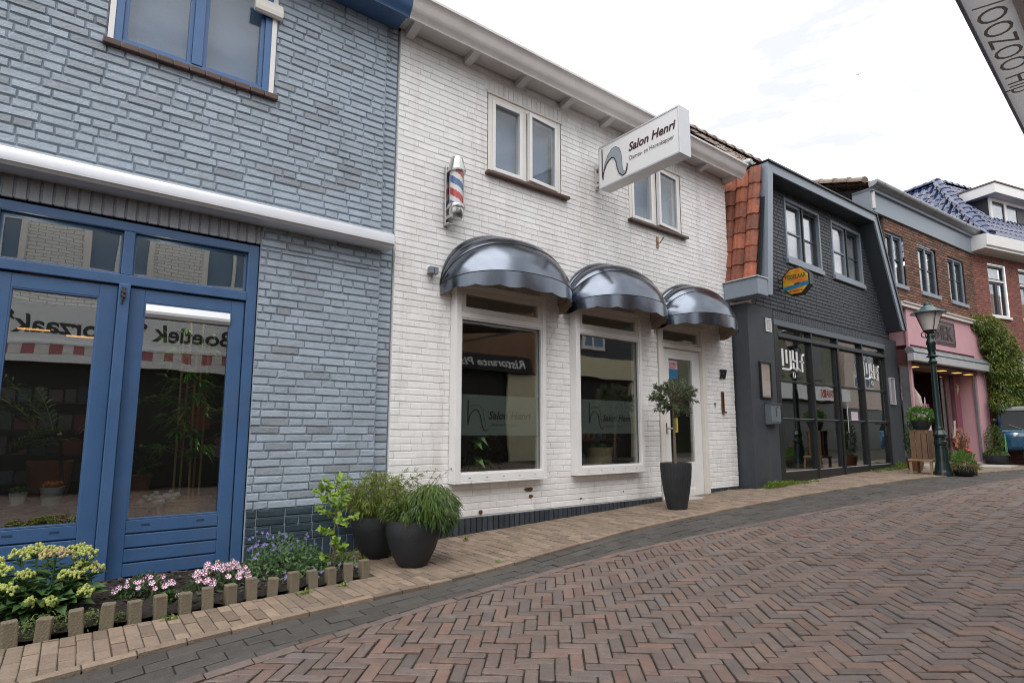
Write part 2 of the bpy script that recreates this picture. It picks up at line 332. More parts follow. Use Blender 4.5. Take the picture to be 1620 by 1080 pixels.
    def build(s, name, m, parent=None, bevel=0, smooth=None, fix=True, origin=None, seg=2):
        me = bpy.data.meshes.new(name); o = Vector((0, 0, 0))
        if parent is not None: o = OFF.get(top_of(parent).name, Vector((0, 0, 0)))
        elif origin is not None: o = Vector(origin)
        vs = [(x-o.x, y-o.y, z-o.z) for x, y, z in s.v] if o.length else s.v
        me.from_pydata(vs, [], s.f)
        a = me.attributes.new('rnd', 'FLOAT_COLOR', 'FACE')
        a.data.foreach_set('color', [k for c in s.c for k in (*c, 1.)])
        if fix:
            b = bmesh.new(); b.from_mesh(me); bmesh.ops.recalc_face_normals(b, faces=b.faces); b.to_mesh(me); b.free()
        me.materials.append(M[m] if isinstance(m, str) else m)
        if smooth is not None:
            me.polygons.foreach_set('use_smooth', [True]*len(me.polygons)); me.set_sharp_from_angle(angle=radians(smooth))
        ob = bpy.data.objects.new(name, me); COL.objects.link(ob)
        if parent is not None: ob.parent = parent
        elif origin is not None: ob.location = origin
        if bevel:
            bv = ob.modifiers.new('Bevel', 'BEVEL'); bv.width = bevel; bv.segments = seg; bv.limit_method = 'ANGLE'; bv.angle_limit = radians(40)
        return ob
def tag(o, label=None, cat=None, group=None, kind=None):
    if label: o['label'] = label
    if cat: o['category'] = cat
    if group: o['group'] = group
    if kind: o['kind'] = kind
    return o
def thing(name, label, cat, loc=(0, 0, 0), rz=0, group=None, local=False):
    o = bpy.data.objects.new(name, None); COL.objects.link(o); o.empty_display_size = .1
    o.location = loc; o.rotation_euler = (0, 0, rz)
    if not local: OFF[o.name] = Vector(loc)
    return tag(o, label, cat, group)
def dup(root, loc, rz=0, label=None, scale=None):
    def cp(o, par):
        c = o.copy(); COL.objects.link(c)
        if par: c.parent = par
        for ch in list(o.children): cp(ch, c)
        return c
    r = cp(root, None); r.location = loc; r.rotation_euler = (0, 0, rz)
    if scale: r.scale = scale
    if label: r['label'] = label
    return r
def facade(Y):                                    # facade frame of the street row: u = X, d out of the wall, z
    return lambda u, d, z: (u, Y-d, z)
def text2d(s, shear=0., bold=0., spacing=1., res=3):
    cu = bpy.data.curves.new('t', 'FONT'); cu.body = s; cu.shear = shear; cu.offset = bold; cu.space_character = spacing; cu.resolution_u = res
    cu.fill_mode = 'FRONT'
    ob = bpy.data.objects.new('t', cu); me = bpy.data.meshes.new_from_object(ob)
    vs = [v.co.copy() for v in me.vertices]; fs = [list(p.vertices) for p in me.polygons]
    bpy.data.objects.remove(ob); bpy.data.meshes.remove(me); bpy.data.curves.remove(cu)
    x0 = min(v.x for v in vs); x1 = max(v.x for v in vs)
    return [((v.x-x0)/(x1-x0), v.y) for v in vs], fs, x1-x0
def put_text(mb, s, m, W, H, shear=0., bold=0., spacing=1., th=.002):
    """m(u,v,t): u 0..W, v baseline up, t thickness out of the surface; H = capital height"""
    vs, fs, w = text2d(s, shear, bold, spacing); k = H/.69
    n = len(vs)
    P = [m(x*W, y*k, th) for x, y in vs]
    mb.add(P, fs)
    for f in fs:                                   # thin edge so the letters have body
        pass
def rect_minus(u0, u1, z0, z1, holes):
    us = sorted({u0, u1, *[min(max(h[k], u0), u1) for h in holes for k in (0, 1)]}); zs = sorted({z0, z1, *[min(max(h[k], z0), z1) for h in holes for k in (2, 3)]})
    for a, b in zip(us, us[1:]):
        for c, d in zip(zs, zs[1:]):
            mu, mz = (a+b)/2, (c+d)/2
            if not any(h[0] < mu < h[1] and h[2] < mz < h[3] for h in holes): yield a, b, c, d
def brick_face(mb, m, a, b, c, d, dep, bev, jit, rr, bu=None):
    bu = bev if bu is None else bu
    j = lambda k=1: rr.uniform(-jit, jit)*k
    dd = dep+j(.8)
    P = [m(a, 0, c), m(b, 0, c), m(b, 0, d), m(a, 0, d)]
    Q = [m(a+bu+j(), dd+j(.4), c+bev+j()), m(b-bu+j(), dd+j(.4), c+bev+j()), m(b-bu+j(), dd+j(.4), d-bev+j()), m(a+bu+j(), dd+j(.4), d-bev+j())]
    mb.add(P+Q, [(4, 5, 6, 7), (0, 1, 5, 4), (1, 2, 6, 5), (2, 3, 7, 6), (3, 0, 4, 7)], (rr.random(), rr.random(), rr.random()))
def bricks(mb, m, u0, u1, z0, z1, holes=(), Lb=.212, Hc=.0635, gap=.010, gv=None, bu=None, dep=.010, bev=.004, jit=.0015, seed=1, keep=None, course=None):
    rr = random.Random(seed); z = z0; row = 0; gv = gap if gv is None else gv
    while z < z1-.012:
        h = min(Hc, z1-z); zc = z+h/2
        segs = [(u0, u1)]
        for H in holes:
            if H[2] < zc < H[3]:
                ns = []
                for a, b in segs:
                    if H[1] <= a or H[0] >= b: ns.append((a, b)); continue
                    if H[0] > a: ns.append((a, H[0]))
                    if H[1] < b: ns.append((H[1], b))
                segs = ns
        x = u0-Lb*(rr.random() if row % 2 else .5+rr.random()*.2)
        cuts = []
        while x < u1:
            w = Lb if rr.random() < .72 else Lb/2
            cuts.append((x, x+w)); x += w
        for a, b in segs:
            for p, q in cuts:
                p2, q2 = max(p, a), min(q, b)
                if q2-p2 < .025: continue
                if keep and not keep((p2+q2)/2, zc): continue
                brick_face(mb, m, p2+gv/2, q2-gv/2, z+gap/2+rr.uniform(-.0012, .0012), z+h-gap/2, dep, bev, jit, rr, bu)
        z += Hc; row += 1
def soldiers(mb, m, u0, u1, z0, z1, w=.066, gap=.009, dep=.010, bev=.004, jit=.0015, seed=3):
    rr = random.Random(seed); x = u0
    while x < u1-.015:
        b = min(x+w, u1); brick_face(mb, m, x+gap/2, b-gap/2, z0+gap/2, z1-gap/2, dep, bev, jit, rr); x += w
def lerp(xs, ys, x):
    if x <= xs[0]: return ys[0]+(x-xs[0])*(ys[1]-ys[0])/(xs[1]-xs[0])
    for i in range(len(xs)-1):
        if x <= xs[i+1]: return ys[i]+(x-xs[i])*(ys[i+1]-ys[i])/(xs[i+1]-xs[i])
    return ys[-1]+(x-xs[-1])*(ys[-1]-ys[-2])/(xs[-1]-xs[-2])
def smoothed(xs, ys, r=.7):
    return lambda x: sum(lerp(xs, ys, x+k*r/3) for k in (-3, -2, -1, 0, 1, 2, 3))/7
GX, GY = [-400, 2.0, 2.6, 7.7, 11, 13, 18, 400], [0, 0, .006, .19, .28, .30, .26, .26]
def g(x): return lerp(GX, GY, x)
def shell(mb, x0, x1, y0, y1, z0, z1, open_front=True):  # five inner faces of a room, the street side open
    mb.quad((x0, y1, z0), (x1, y1, z0), (x1, y1, z1), (x0, y1, z1)); mb.quad((x0, y0, z0), (x0, y1, z0), (x0, y1, z1), (x0, y0, z1))
    mb.quad((x1, y0, z0), (x1, y0, z1), (x1, y1, z1), (x1, y1, z0)); mb.quad((x0, y0, z1), (x0, y1, z1), (x1, y1, z1), (x1, y0, z1))
def rvec(r=random): 
    while True:
        v = Vector((r.uniform(-1, 1), r.uniform(-1, 1), r.uniform(-1, 1)))
        if .01 < v.length < 1: return v

# ------------------------------------------------------------------ ground
kerb = smoothed([-4, -2, -.6, -.04, .52, 1.13, 1.99, 3.22, 4.3, 5.6, 7.07, 8.4, 9.8, 11, 12.26, 15, 17.5, 21, 26], [1.7, 2.42, 2.88, 3.07, 3.22, 3.30, 3.41, 3.63, 3.77, 3.80, 3.74, 3.67, 3.55, 3.35, 3.13, 2.92, 2.6, 1.9, .8], .5)
redl = smoothed([-4, -2, -.6, .38, 1.26, 1.89, 3.03, 4.46, 6.6, 9.32, 12.05, 15, 18, 26], [1.3, 2.05, 2.50, 2.76, 2.98, 3.12, 3.29, 3.24, 3.06, 2.68, 2.40, 2.1, 1.6, 0], .6)
def clip(poly, a, b, c):                          # keep a*x+b*y <= c
    res = []; n = len(poly)
    for i in range(n):
        p, q = poly[i], poly[(i+1) % n]; dp, dq = a*p[0]+b*p[1]-c, a*q[0]+b*q[1]-c
        if dp <= 0: res.append(p)
        if dp*dq < 0:
            t = dp/(dp-dq); res.append((p[0]+t*(q[0]-p[0]), p[1]+t*(q[1]-p[1])))
    return res
def clip_curve(poly, f, below=True):
    cx = sum(p[0] for p in poly)/len(poly); sl = (f(cx+.1)-f(cx-.1))/.2; c = f(cx)-sl*cx
    return clip(poly, -sl, 1, c) if below else clip(poly, sl, -1, -c)
def area(p): return abs(sum(p[i][0]*p[(i+1) % len(p)][1]-p[(i+1) % len(p)][0]*p[i][1] for i in range(len(p))))/2
rp = random.Random(11)
def paver(mb, poly, zt, dep=.026, gap=.0032, bev=.0042, tilt=.0025):
    if len(poly) < 3 or area(poly) < 9e-4: return
    if sum(poly[i][0]*poly[(i+1) % len(poly)][1]-poly[(i+1) % len(poly)][0]*poly[i][1] for i in range(len(poly))) < 0: poly = poly[::-1]
    cx = sum(p[0] for p in poly)/len(poly); cy = sum(p[1] for p in poly)/len(poly); n = len(poly)
    h = rp.uniform(-tilt, tilt); tx, ty = rp.uniform(-tilt, tilt)*9, rp.uniform(-tilt, tilt)*9
    r0 = rp.uniform(.55, 1.3)
    def ins(k):                                    # move every edge inwards by k
        o = []
        for i in range(n):
            (xa, ya), (x, y), (xc, yc) = poly[i-1], poly[i], poly[(i+1) % n]
            ux, uy, vx, vy = x-xa, y-ya, xc-x, yc-y; lu = sqrt(ux*ux+uy*uy)+1e-7; lv = sqrt(vx*vx+vy*vy)+1e-7
            n1x, n1y, n2x, n2y = -uy/lu, ux/lu, -vy/lv, vx/lv; mx_, my_ = n1x+n2x, n1y+n2y; d = max(.35, 1+n1x*n2x+n1y*n2y)
            o.append((x+mx_/d*k+rp.uniform(-.0012, .0012), y+my_/d*k+rp.uniform(-.0012, .0012)))
        return o
    A = ins(gap*r0); B = ins(gap*r0+bev)
    z = lambda x, y: g(x)+zt+h+(x-cx)*tx+(y-cy)*ty
    vs = [(x, y, z(x, y)-dep) for x, y in A]+[(x, y, z(x, y)-bev*.6) for x, y in A]+[(x, y, z(x, y)) for x, y in B]
    fs = [tuple(range(2*n, 3*n))]
    for i in range(n):
        k = (i+1) % n; fs += [(i, k, n+k, n+i), (n+i, n+k, 2*n+k, 2*n+i)]
    mb.add(vs, fs, (rp.random(), rp.random(), rp.random()))

gm = MB()
xs = [-400, -60, -12, -4, 0, 2, 2.6, 4, 5.5, 7.7, 9.5, 11, 12, 13, 14.5, 16, 18, 30, 80, 400]; ys = [-400, -80, -12, -3, 0, 2, 4, 6, 12, 80, 400]
for a, b in zip(xs, xs[1:]):
    for c, d in zip(ys, ys[1:]): gm.quad((a, c, g(a)-.015), (b, c, g(b)-.015), (b, d, g(b)-.015), (a, d, g(a)-.015))
def jointmat():
    m = mat('sandy mossy joint soil', (.032, .028, .022), .95, var=.4, scale=6, bump=.6, bscale=80, dirt=((.045, .075, .016), .95, 3.2)); return m
M['joint'] = jointmat(); M['slot'] = mat('shaded blue slot', (.018, .045, .10), .5)
tag(gm.build('ground', 'joint', fix=False), kind='structure')

st = MB(); W, LB = .0645, .174
e1 = (cos(radians(-41)), sin(radians(-41))); e2 = (-e1[1], e1[0])
def red_in(x): return redl(x)-.072
def worn(P, r=.008):                               # knock the corners off a clinker
    o = []; n = len(P)
    for i in range(n):
        p, a, c = P[i], P[i-1], P[(i+1) % n]
        for q in (a, c):
            l = sqrt((q[0]-p[0])**2+(q[1]-p[1])**2)+1e-6; k = min(r*rp.uniform(.4, 1.5), l*.3)
            o.append((p[0]+(q[0]-p[0])/l*k, p[1]+(q[1]-p[1])/l*k))
    return o
for i in range(-170, 350):
    for j in range(-65, 97):
        ox, oy = i*W+j*LB, i*W-j*LB
        X0 = e1[0]*ox+e2[0]*oy; Y0 = e1[1]*ox+e2[1]*oy
        if X0 < -2.9 or X0 > 17.5 or Y0 < (-2.6 if X0 < 9 else -2.0+.1*X0) or Y0 > 3.6 or Y0 > redl(X0)+.25: continue
        for c in ([(0, 0), (LB, 0), (LB, W), (0, W)], [(-W, 0), (0, 0), (0, LB), (-W, LB)]):
            P = [(X0+e1[0]*u+e2[0]*v, Y0+e1[1]*u+e2[1]*v) for u, v in c]
            P = clip_curve(P, red_in)
            if len(P) == 4 and X0 < 9: P = worn(P)
            paver(st, P, -.004, gap=.0040, bev=.0052, tilt=.0036)
x = -2.5
while x < 17:                                      # the border course along the herringbone
    x2 = x+.2; paver(st, [(x, redl(x)-.07), (x2, redl(x2)-.07), (x2, redl(x2)), (x, redl(x))], -.003); x = x2
tag(st.build('street_paving', 'paver_red', fix=False), kind='structure')
gt = MB()
for row in range(9):
    x = -2.5-(row % 2)*.1
    while x < 17.5:
        w = .208; x2 = x+w; o0, o1 = row*.108, (row+1)*.108-.001
        P = [(x, kerb(x)-o1), (x2, kerb(x2)-o1), (x2, kerb(x2)-o0), (x, kerb(x)-o0)]
        P = clip_curve(P, redl, below=False)
        if len(P) > 2: paver(gt, P, -.006-.001*(row == 1))
        x = x2
tag(gt.build('gutter_paving', 'paver_dark', fix=False), kind='structure')
pv = MB(); KW = .063
def bedline(x): return 3.635+.125*(x+.1) if x > -.1 else 3.635+.05*(x+.1)
x = -2.5
while x < 18:
    x2 = x+.2; paver(pv, [(x, kerb(x)-.001), (x2, kerb(x2)-.001), (x2, kerb(x2)+.062), (x, kerb(x)+.062)], .012, dep=.03); x = x2
def kin(x): return kerb(x)+.062
x = -2.5; col = 0
while x < 18:
    y = 1.9-(col % 2)*.1-.03*(col % 3); yt = 4.75 if x > 1.66 else bedline(x)-.02
    if x > 7.5: yt = 4.6
    if x > 13.1: yt = 5.0
    while y < yt:
        y2 = y+.2
        P = [(x, y+.0022), (x+KW, y+.0022), (x+KW, min(y2, yt)-.0022), (x, min(y2, yt)-.0022)]
        if y2 > kerb(x)-.1:
            P = clip_curve(P, kin, below=False)
            if len(P) > 2: paver(pv, P, .010, dep=.03, gap=.0026, tilt=.002)
        y = y2
    x += KW; col += 1
ps_ = MB(); xs = [-2.5+.25*k for k in range(83)]
for a, c in zip(xs, xs[1:]):
    ya, yc = (bedline(a)-.015, bedline(c)-.015) if c <= 1.7 else ((4.74, 4.74) if c < 13 else (5, 5))
    ps_.quad((a, kerb(a)+.004, g(a)+.0015), (c, kerb(c)+.004, g(c)+.0015), (c, yc, g(c)+.0015), (a, ya, g(a)+.0015))
M['sand'] = mat('brown joint sand', (.105, .082, .058), .95, var=.35, scale=8, bump=.5, bscale=90, dirt=((.06, .08, .022), .9, 2.4))
tag(ps_.build('paving_sand', 'sand', fix=False), kind='structure')
tag(pv.build('pavement', 'paver_tan', fix=False), kind='structure')
# planting bed: soil, bark and the stone strip at its back
sb = MB(); nx, ny = 60, 16; rs = random.Random(4); P = []
for j in range(ny+1):
    for i in range(nx+1):
        xx = -2.5+4.17*i/nx; yy = bedline(xx)+.0+(4.76-bedline(xx))*j/ny
        P.append((xx, yy, .018+rs.uniform(-.012, .016)+.02*sin(pi*j/ny)))
sb.add(P, [(j*(nx+1)+i, j*(nx+1)+i+1, (j+1)*(nx+1)+i+1, (j+1)*(nx+1)+i) for j in range(ny) for i in range(nx)])
tag(sb.build('soil_bed', 'soil', fix=False, smooth=60), kind='structure')
ch = MB()
for k in range(900):
    xx = rs.uniform(-.6, 1.7); yy = rs.uniform(bedline(xx)+.02, 4.66)
    ch.obox((xx, yy, .045+rs.uniform(-.01, .01)), (rs.uniform(.015, .05), rs.uniform(.006, .018), .005), Matrix.Rotation(rs.uniform(0, 6.3), 3, 'Z') @ Matrix.Rotation(rs.uniform(-.5, .5), 3, 'X'), (rs.random(), rs.random(), 0))
tag(ch.build('bark_chips', 'chips'), 'loose bark chips scattered over the planting bed by the blue doors', 'bark chips', kind='stuff')

# ------------------------------------------------------------------ roof tiles
def pantiles(mb, o, ud, vd, ncol, nrow, w=.205, h=.26, keep=None, amp=.028):
    """o lower corner, ud along the eaves, vd up the slope"""
    o, ud, vd = Vector(o), Vector(ud).normalized(), Vector(vd).normalized(); nn = ud.cross(vd).normalized()
    if nn.z < 0: nn = -nn
    S = 8
    prof = [(k/S, amp*(sin(2*pi*(k/S)-.6)*.75+.35*sin(4*pi*k/S))) for k in range(S+1)]
    for r in range(nrow):
        for c in range(ncol):
            if keep and not keep((c+.5)*w, (r+.5)*h): continue
            col = rc(); dz = random.uniform(-.003, .003); vs = []
            for lift, v, q in ((.0, r*h-.03, 0), (.024, r*h-.03, 1), (.004, r*h+h, 1)):
                for s, a in prof: vs.append(o+ud*((c+s*1.02)*w)+vd*(v+random.uniform(-.002, .002))+nn*((a+lift+dz+.02) if q else a+.002))
            m = S+1
            mb.add(vs, [(i, i+1, m+i+1, m+i) for i in range(S)]+[(m+i, m+i+1, 2*m+i+1, 2*m+i) for i in range(S)], col)
def ridge(mb, a, b, r=.11, ln=.30, up=(0, 0, 1)):
    a, b = Vector(a), Vector(b); d = (b-a); n = max(1, int(d.length/ln)); d.normalize(); up = Vector(up); sd = d.cross(up).normalized(); up = sd.cross(d).normalized()
    for k in range(n):
        p0 = a+d*(k*ln-.03); p1 = a+d*((k+1)*ln); vs = []
        for p, q in ((p0, r*1.13), (p0+d*.05, r*1.13), (p0+d*.055, r*1.0), (p1, r*.98)):
            for t in range(9): th = pi*t/8; vs.append(p+sd*cos(th)*q+up*sin(th)*q*.85)
        fs = [(i*9+t, i*9+t+1, (i+1)*9+t+1, (i+1)*9+t) for i in range(3) for t in range(8)]; fs.append(list(range(9)))
        mb.add(vs, fs)

# ------------------------------------------------------------------ blue house (left)
D = 4.748; F = facade(D)
bh = thing('blue_house', 'grey blue painted brick house with bright blue double doors behind the flower bed', 'house', (0, D, 0))
BL, BR = -3.2, 2.215
h_door = (-1.2, 1.063, -.1, 2.49); h_up = (-.04, 1.09, 3.765, 5.0)
b = MB(); bricks(b, F, BL, 2.08, .405, 2.47, [h_door], gap=.006, gv=.004, dep=.012, bev=.0065, jit=.003, seed=5)
bricks(b, F, BL, 2.08, 2.645, 4.98, [h_up], gap=.006, gv=.005, dep=.012, bev=.007, jit=.0034, seed=6)
bricks(b, F, 1.065, 2.08, 2.47, 2.645, [], gap=.006, dep=.014, bev=.0085, seed=8)
Fp = facade(D+.035); bricks(b, Fp, 2.08, BR, .27, 4.98, [], Lb=.6, gap=.006, dep=.014, bev=.0085, seed=9)
wall = b.build('wall', 'blue_brick', bh, fix=False)
b = MB()
for a in rect_minus(BL, 2.085, 0, 5.0, [h_door, h_up]): b.quad(F(a[0], 0, a[2]), F(a[1], 0, a[2]), F(a[1], 0, a[3]), F(a[0], 0, a[3]))
b.quad(Fp(2.08, 0, 0), Fp(BR, 0, 0), Fp(BR, 0, 5), Fp(2.08, 0, 5)); b.quad(F(2.083, 0, 0), Fp(2.083, 0, 0), Fp(2.083, 0, 5), F(2.083, 0, 5))
b.build('mortar', 'blue_mortar', wall, fix=False)
b = MB(); soldiers(b, F, BL, 1.062, 2.475, 2.64, seed=2); b.build('soldier_course', 'blue_soldier', bh, fix=False)
b = MB(); bricks(b, F, 1.07, BR, .15, .405, [], gap=.007, dep=.016, bev=.009, jit=.003, seed=12); soldiers(b, F, 1.07, BR, -.03, .15, seed=13); b.build('plinth', 'blue_plinth', bh, fix=False)
# body behind the facade: side, back and roof
b = MB(); b.quad((BL, D, 0), (BL, 9.5, 0), (BL, 9.5, 5), (BL, D, 5)); b.quad((BL, 9.5, 0), (BR, 9.5, 0), (BR, 9.5, 5), (BL, 9.5, 5)); b.quad((BR-.01, D+.04, 0), (BR-.01, 9.5, 0), (BR-.01, 9.5, 5), (BR-.01, D+.04, 5))
b.build('rear_wall', 'blue_mortar', bh, fix=False)
b = MB(); b.box(BL, BR, D-.02, 9.6, 4.985, 5.07); b.build('roof', 'zinc', bh)
def gutter(name, x0, x1, m, parent):
    pr = [(.25, 4.86), (.255, 4.835), (.275, 4.835), (.285, 4.865), (.31, 4.885), (.335, 4.925), (.345, 4.97), (.365, 5.005), (.385, 5.02), (.385, 5.045), (.365, 5.045), (.33, 5.0), (.25, 4.97)]
    q = MB(); q.prism(pr, lambda d, z: (x0, D-d, z), lambda d, z: (x1, D-d, z)); return q.build(name, m, parent, smooth=38)
gutter('gutter', BL, 2.172, 'blue_paint', bh)
b = MB(); b.box(BL, 2.17, D-.25, D-.014, 4.86, 4.985); b.build('soffit', 'blue_paint', bh)
# metal ledge above the doors
pr = [(0, 2.63), (.10, 2.615), (.155, 2.635), (.175, 2.66), (.175, 2.715), (.165, 2.745), (.12, 2.775), (0, 2.80)]
b = MB(); b.prism(pr, lambda d, z: (BL, D-d-.014, z), lambda d, z: (2.13, D-d-.014, z)); led = b.build('ledge', 'alu', bh, smooth=30)
b = MB(); b.box(BL, 2.135, D-.192, D-.186, 2.655, 2.672); b.build('drip_edge', 'alu', led)
# door frame
b = MB(); fd0, fd1 = -.14, -.012
b.mbox(F, .985, 1.06, fd0, fd1, .0, 2.47); b.mbox(F, -1.2, .985, fd0, fd1-.001, 2.405, 2.47); b.mbox(F, -1.2, .985, fd0, fd1+.006, 2.015, 2.085)
b.mbox(F, .165, .232, fd0, .035, -.03, 2.012); b.mbox(F, .17, .235, fd0, fd1, 2.087, 2.403); b.mbox(F, -.56, -.485, fd0, fd1, -.03, 2.403)
b.mbox(F, .235, .985, fd0, fd1+.02, -.02, .012); b.mbox(F, -1.2, -1.13, fd0, fd1+.001, -.02, 2.404)
b.build('door_frame', 'blue_paint', bh, bevel=.004)
def pane(name, m, parent, fr, u0, u1, z0, z1, d): q = MB(); q.mbox(fr, u0, u1, d-.003, d+.003, z0, z1); return q.build(name, m, parent)
def transom(u0, u1, par):
    q = MB(); q.frame(F, u0, u1, 2.09, 2.40, .012, -.11, -.05); t = q.build('transom_window', 'blue_paint', par, bevel=.002)
    pane('pane', 'glass', t, F, u0+.012, u1-.012, 2.102, 2.388, -.08); return t
transom(-1.128, -.562, bh); transom(-.484, .168, bh); transom(.237, .984, bh)
def shopdoor(u0, u1, gl):
    q = MB(); g0, g1, gz0, gz1 = gl; d0, d1 = -.10, -.030
    q.mbox(F, u0, g0, d0, d1, .018, 2.005); q.mbox(F, g1, u1, d0, d1, .018, 2.005)
    q.mbox(F, g0, g1, d0, d1-.001, gz1, 2.004)
    n = 4; hh = (gz0-.018)/n
    for k in range(n): q.mbox(F, g0, g1, d0, d1-.004, .018+k*hh+.005, .018+(k+1)*hh-.004)
    q.mbox(F, g0, g1, d0, d0+.03, .02, gz0-.01)
    dr = q.build('door', 'blue_paint', bh, bevel=.004)
    pane('pane', 'glass', dr, F, g0, g1, gz0, gz1, -.06)
    q = MB(); q.frame(F, g0-.003, g1+.003, gz0-.003, gz1+.003, .012, -.055, -.033); q.build('glazing_bead', 'blue_paint', dr, bevel=.002)
    for u in (g0+.09, g1-.14): q = MB(); q.mbox(F, u, u+.05, d1-.006, d1-.002, gz0-.045, gz0-.033); q.build('vent_slot', 'slot', dr)
    return dr
shopdoor(-1.128, -.562, (-1.04, -.65, .395, 1.91)); dl = shopdoor(-.47, .163, (-.395, .062, .395, 1.91)); dr_ = shopdoor(.235, .98, (.325, .89, .40, 1.91))
b = MB(); b.prism([(0, 1.805), (.03, 1.805), (.048, 1.83), (.048, 1.85), (.03, 1.90), (0, 1.905)], lambda d, z: (.333, D+.052-d, z), lambda d, z: (.882, D+.052-d, z)); b.build('vent_grille', 'alu', dr_, bevel=.003)
b = MB(); b.tube([F(.20, .04, 1.985), F(.192, .045, 1.94), F(.188, .04, 1.87)], .006, 6); b.mbox(F, .183, .205, .034, .045, 1.90, 1.985)
for z in (1.93, 1.96): b.tube([F(.178, .045, z), F(.205, .05, z-.015)], .006, 6)
b.build('door_latch', 'dark_metal', bh)
# upper window
b = MB(); b.mbox(F, -.036, .0, -.10, .02, 3.76, 5.0); b.mbox(F, 1.05, 1.088, -.10, .02, 3.76, 5.0); uw = b.build('upper_window', 'white_paint', bh, bevel=.003)
b = MB(); b.mbox(F, .0, .05, -.10, .012, 3.765, 5); b.mbox(F, 1.0, 1.05, -.10, .012, 3.765, 5); b.mbox(F, .05, 1.0, -.10, .011, 3.765, 3.80); b.mbox(F, .49, .56, -.10, .018, 3.80, 5)
for s0, s1 in ((.05, .49), (.56, 1.0)): b.frame(F, s0, s1, 3.80, 4.97, .03, -.09, -.01)
b.build('sash', 'blue_light', uw, bevel=.003)
for s0, s1 in ((.08, .46), (.59, .97)): pane('pane', 'glass_up', uw, F, s0, s1, 3.83, 4.94, -.05)
b = MB(); b.mbox(F, .05, 1.0, -.16, -.14, 3.8, 5); b.build('blind', 'blind', uw)
b = MB()
for k in range(11): b.mbox(F, -.06+k*.1075, -.06+(k+1)*.1075-.003, 0, .055, 3.715, 3.762)
b.build('sill', 'brown_tile', uw, bevel=.006)
b = MB(); b.prism([(.0, 4.44), (.03, 4.43), (.05, 4.445), (.055, 4.48), (.03, 4.56), (0, 4.56)], lambda d, z: (.90, D-d-.02, z), lambda d, z: (1.12, D-d-.02, z)); b.build('roller_guide', 'cream_paint', uw)
# interior
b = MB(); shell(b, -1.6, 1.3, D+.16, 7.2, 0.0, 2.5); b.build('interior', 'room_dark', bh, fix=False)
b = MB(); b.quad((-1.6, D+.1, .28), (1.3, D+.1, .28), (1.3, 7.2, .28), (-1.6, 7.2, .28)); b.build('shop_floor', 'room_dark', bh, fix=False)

# ------------------------------------------------------------------ white house (salon)
wh = thing('white_house', 'white painted brick salon with two box windows and a glazed door', 'house', (2.22, D, 0))
WL, WR = 2.222, 7.735
hw1, hw2, hdo = (2.83, 3.97, .51, 2.46), (4.41, 5.54, .53, 2.47), (5.97, 7.01, .05, 2.47)
hu1, hu2 = (3.25, 4.31, 3.74, 4.66), (5.49, 6.60, 3.745, 4.66)
b = MB(); bricks(b, F, WL, WR, .19, 4.90, [hw1, hw2, hdo, hu1, hu2], Lb=.222, gap=.005, gv=.0005, bu=.002, dep=.0075, bev=.0045, jit=.002, seed=21, keep=lambda u, z: not (4.66 < z < 4.80 and (3.2 < u < 4.37 or 5.44 < u < 6.68)))
soldiers(b, F, 3.2, 4.37, 4.66, 4.80, gap=.005, dep=.009, seed=22); soldiers(b, F, 5.44, 6.68, 4.66, 4.80, gap=.005, dep=.009, seed=23)
wwall = b.build('wall', 'white_brick', wh, fix=False)
b = MB()
for a in rect_minus(WL, WR, 0, 4.92, [hw1, hw2, hdo, hu1, hu2]): b.quad(F(a[0], 0, a[2]), F(a[1], 0, a[2]), F(a[1], 0, a[3]), F(a[0], 0, a[3]))
b.build('mortar', 'white_mortar', wwall, fix=False)
b = MB()
def pl(x): return .165+.012*(x-3)
soldiers(b, F, WL, 5.965, -.05, .185, gap=.006, dep=.022, seed=24); b.build('plinth', 'plinth_brick', wh, fix=False); b = MB(); soldiers(b, F, 7.015, WR+.02, .05, .235, gap=.006, dep=.022, seed=25)
b.mbox(F, WR, WR+.018, -.5, .02, .0, .23)
b.build('plinth', 'plinth_brick', wh, fix=False)
b = MB(); b.quad((WR-.002, D, 0), (WR-.002, 9.5, 0), (WR-.002, 9.5, 4.9), (WR-.002, D, 4.9)); b.quad((WL, 9.5, 0), (WR, 9.5, 0), (WR, 9.5, 4.9), (WL, 9.5, 4.9)); b.quad((WL+.003, D, 0), (WL+.003, 9.5, 0), (WL+.003, 9.5, 4.9), (WL+.003, D, 4.9))
b.build('side_wall', 'white_brick', wh, fix=False)
b = MB(); b.box(WL, WR+.03, D-.02, 9.6, 4.99, 5.06); b.build('roof', 'zinc', wh)
gutter('gutter', 2.18, 7.80, 'gutter_white', wh)
b = MB(); b.box(2.19, 7.78, D-.25, D-.012, 4.905, 4.98)
b.build('soffit', 'gutter_white', wh)
for k in range(9):
    u = 2.26+k*.675
    b = MB(); b.prism([(0.01, 4.83), (.10, 4.838), (.24, 4.872), (.24, 4.904), (0.01, 4.904)], lambda d, z: (u, D-d, z), lambda d, z: (u+.085, D-d, z)); b.build('bracket', 'gutter_white', wh, bevel=.004)
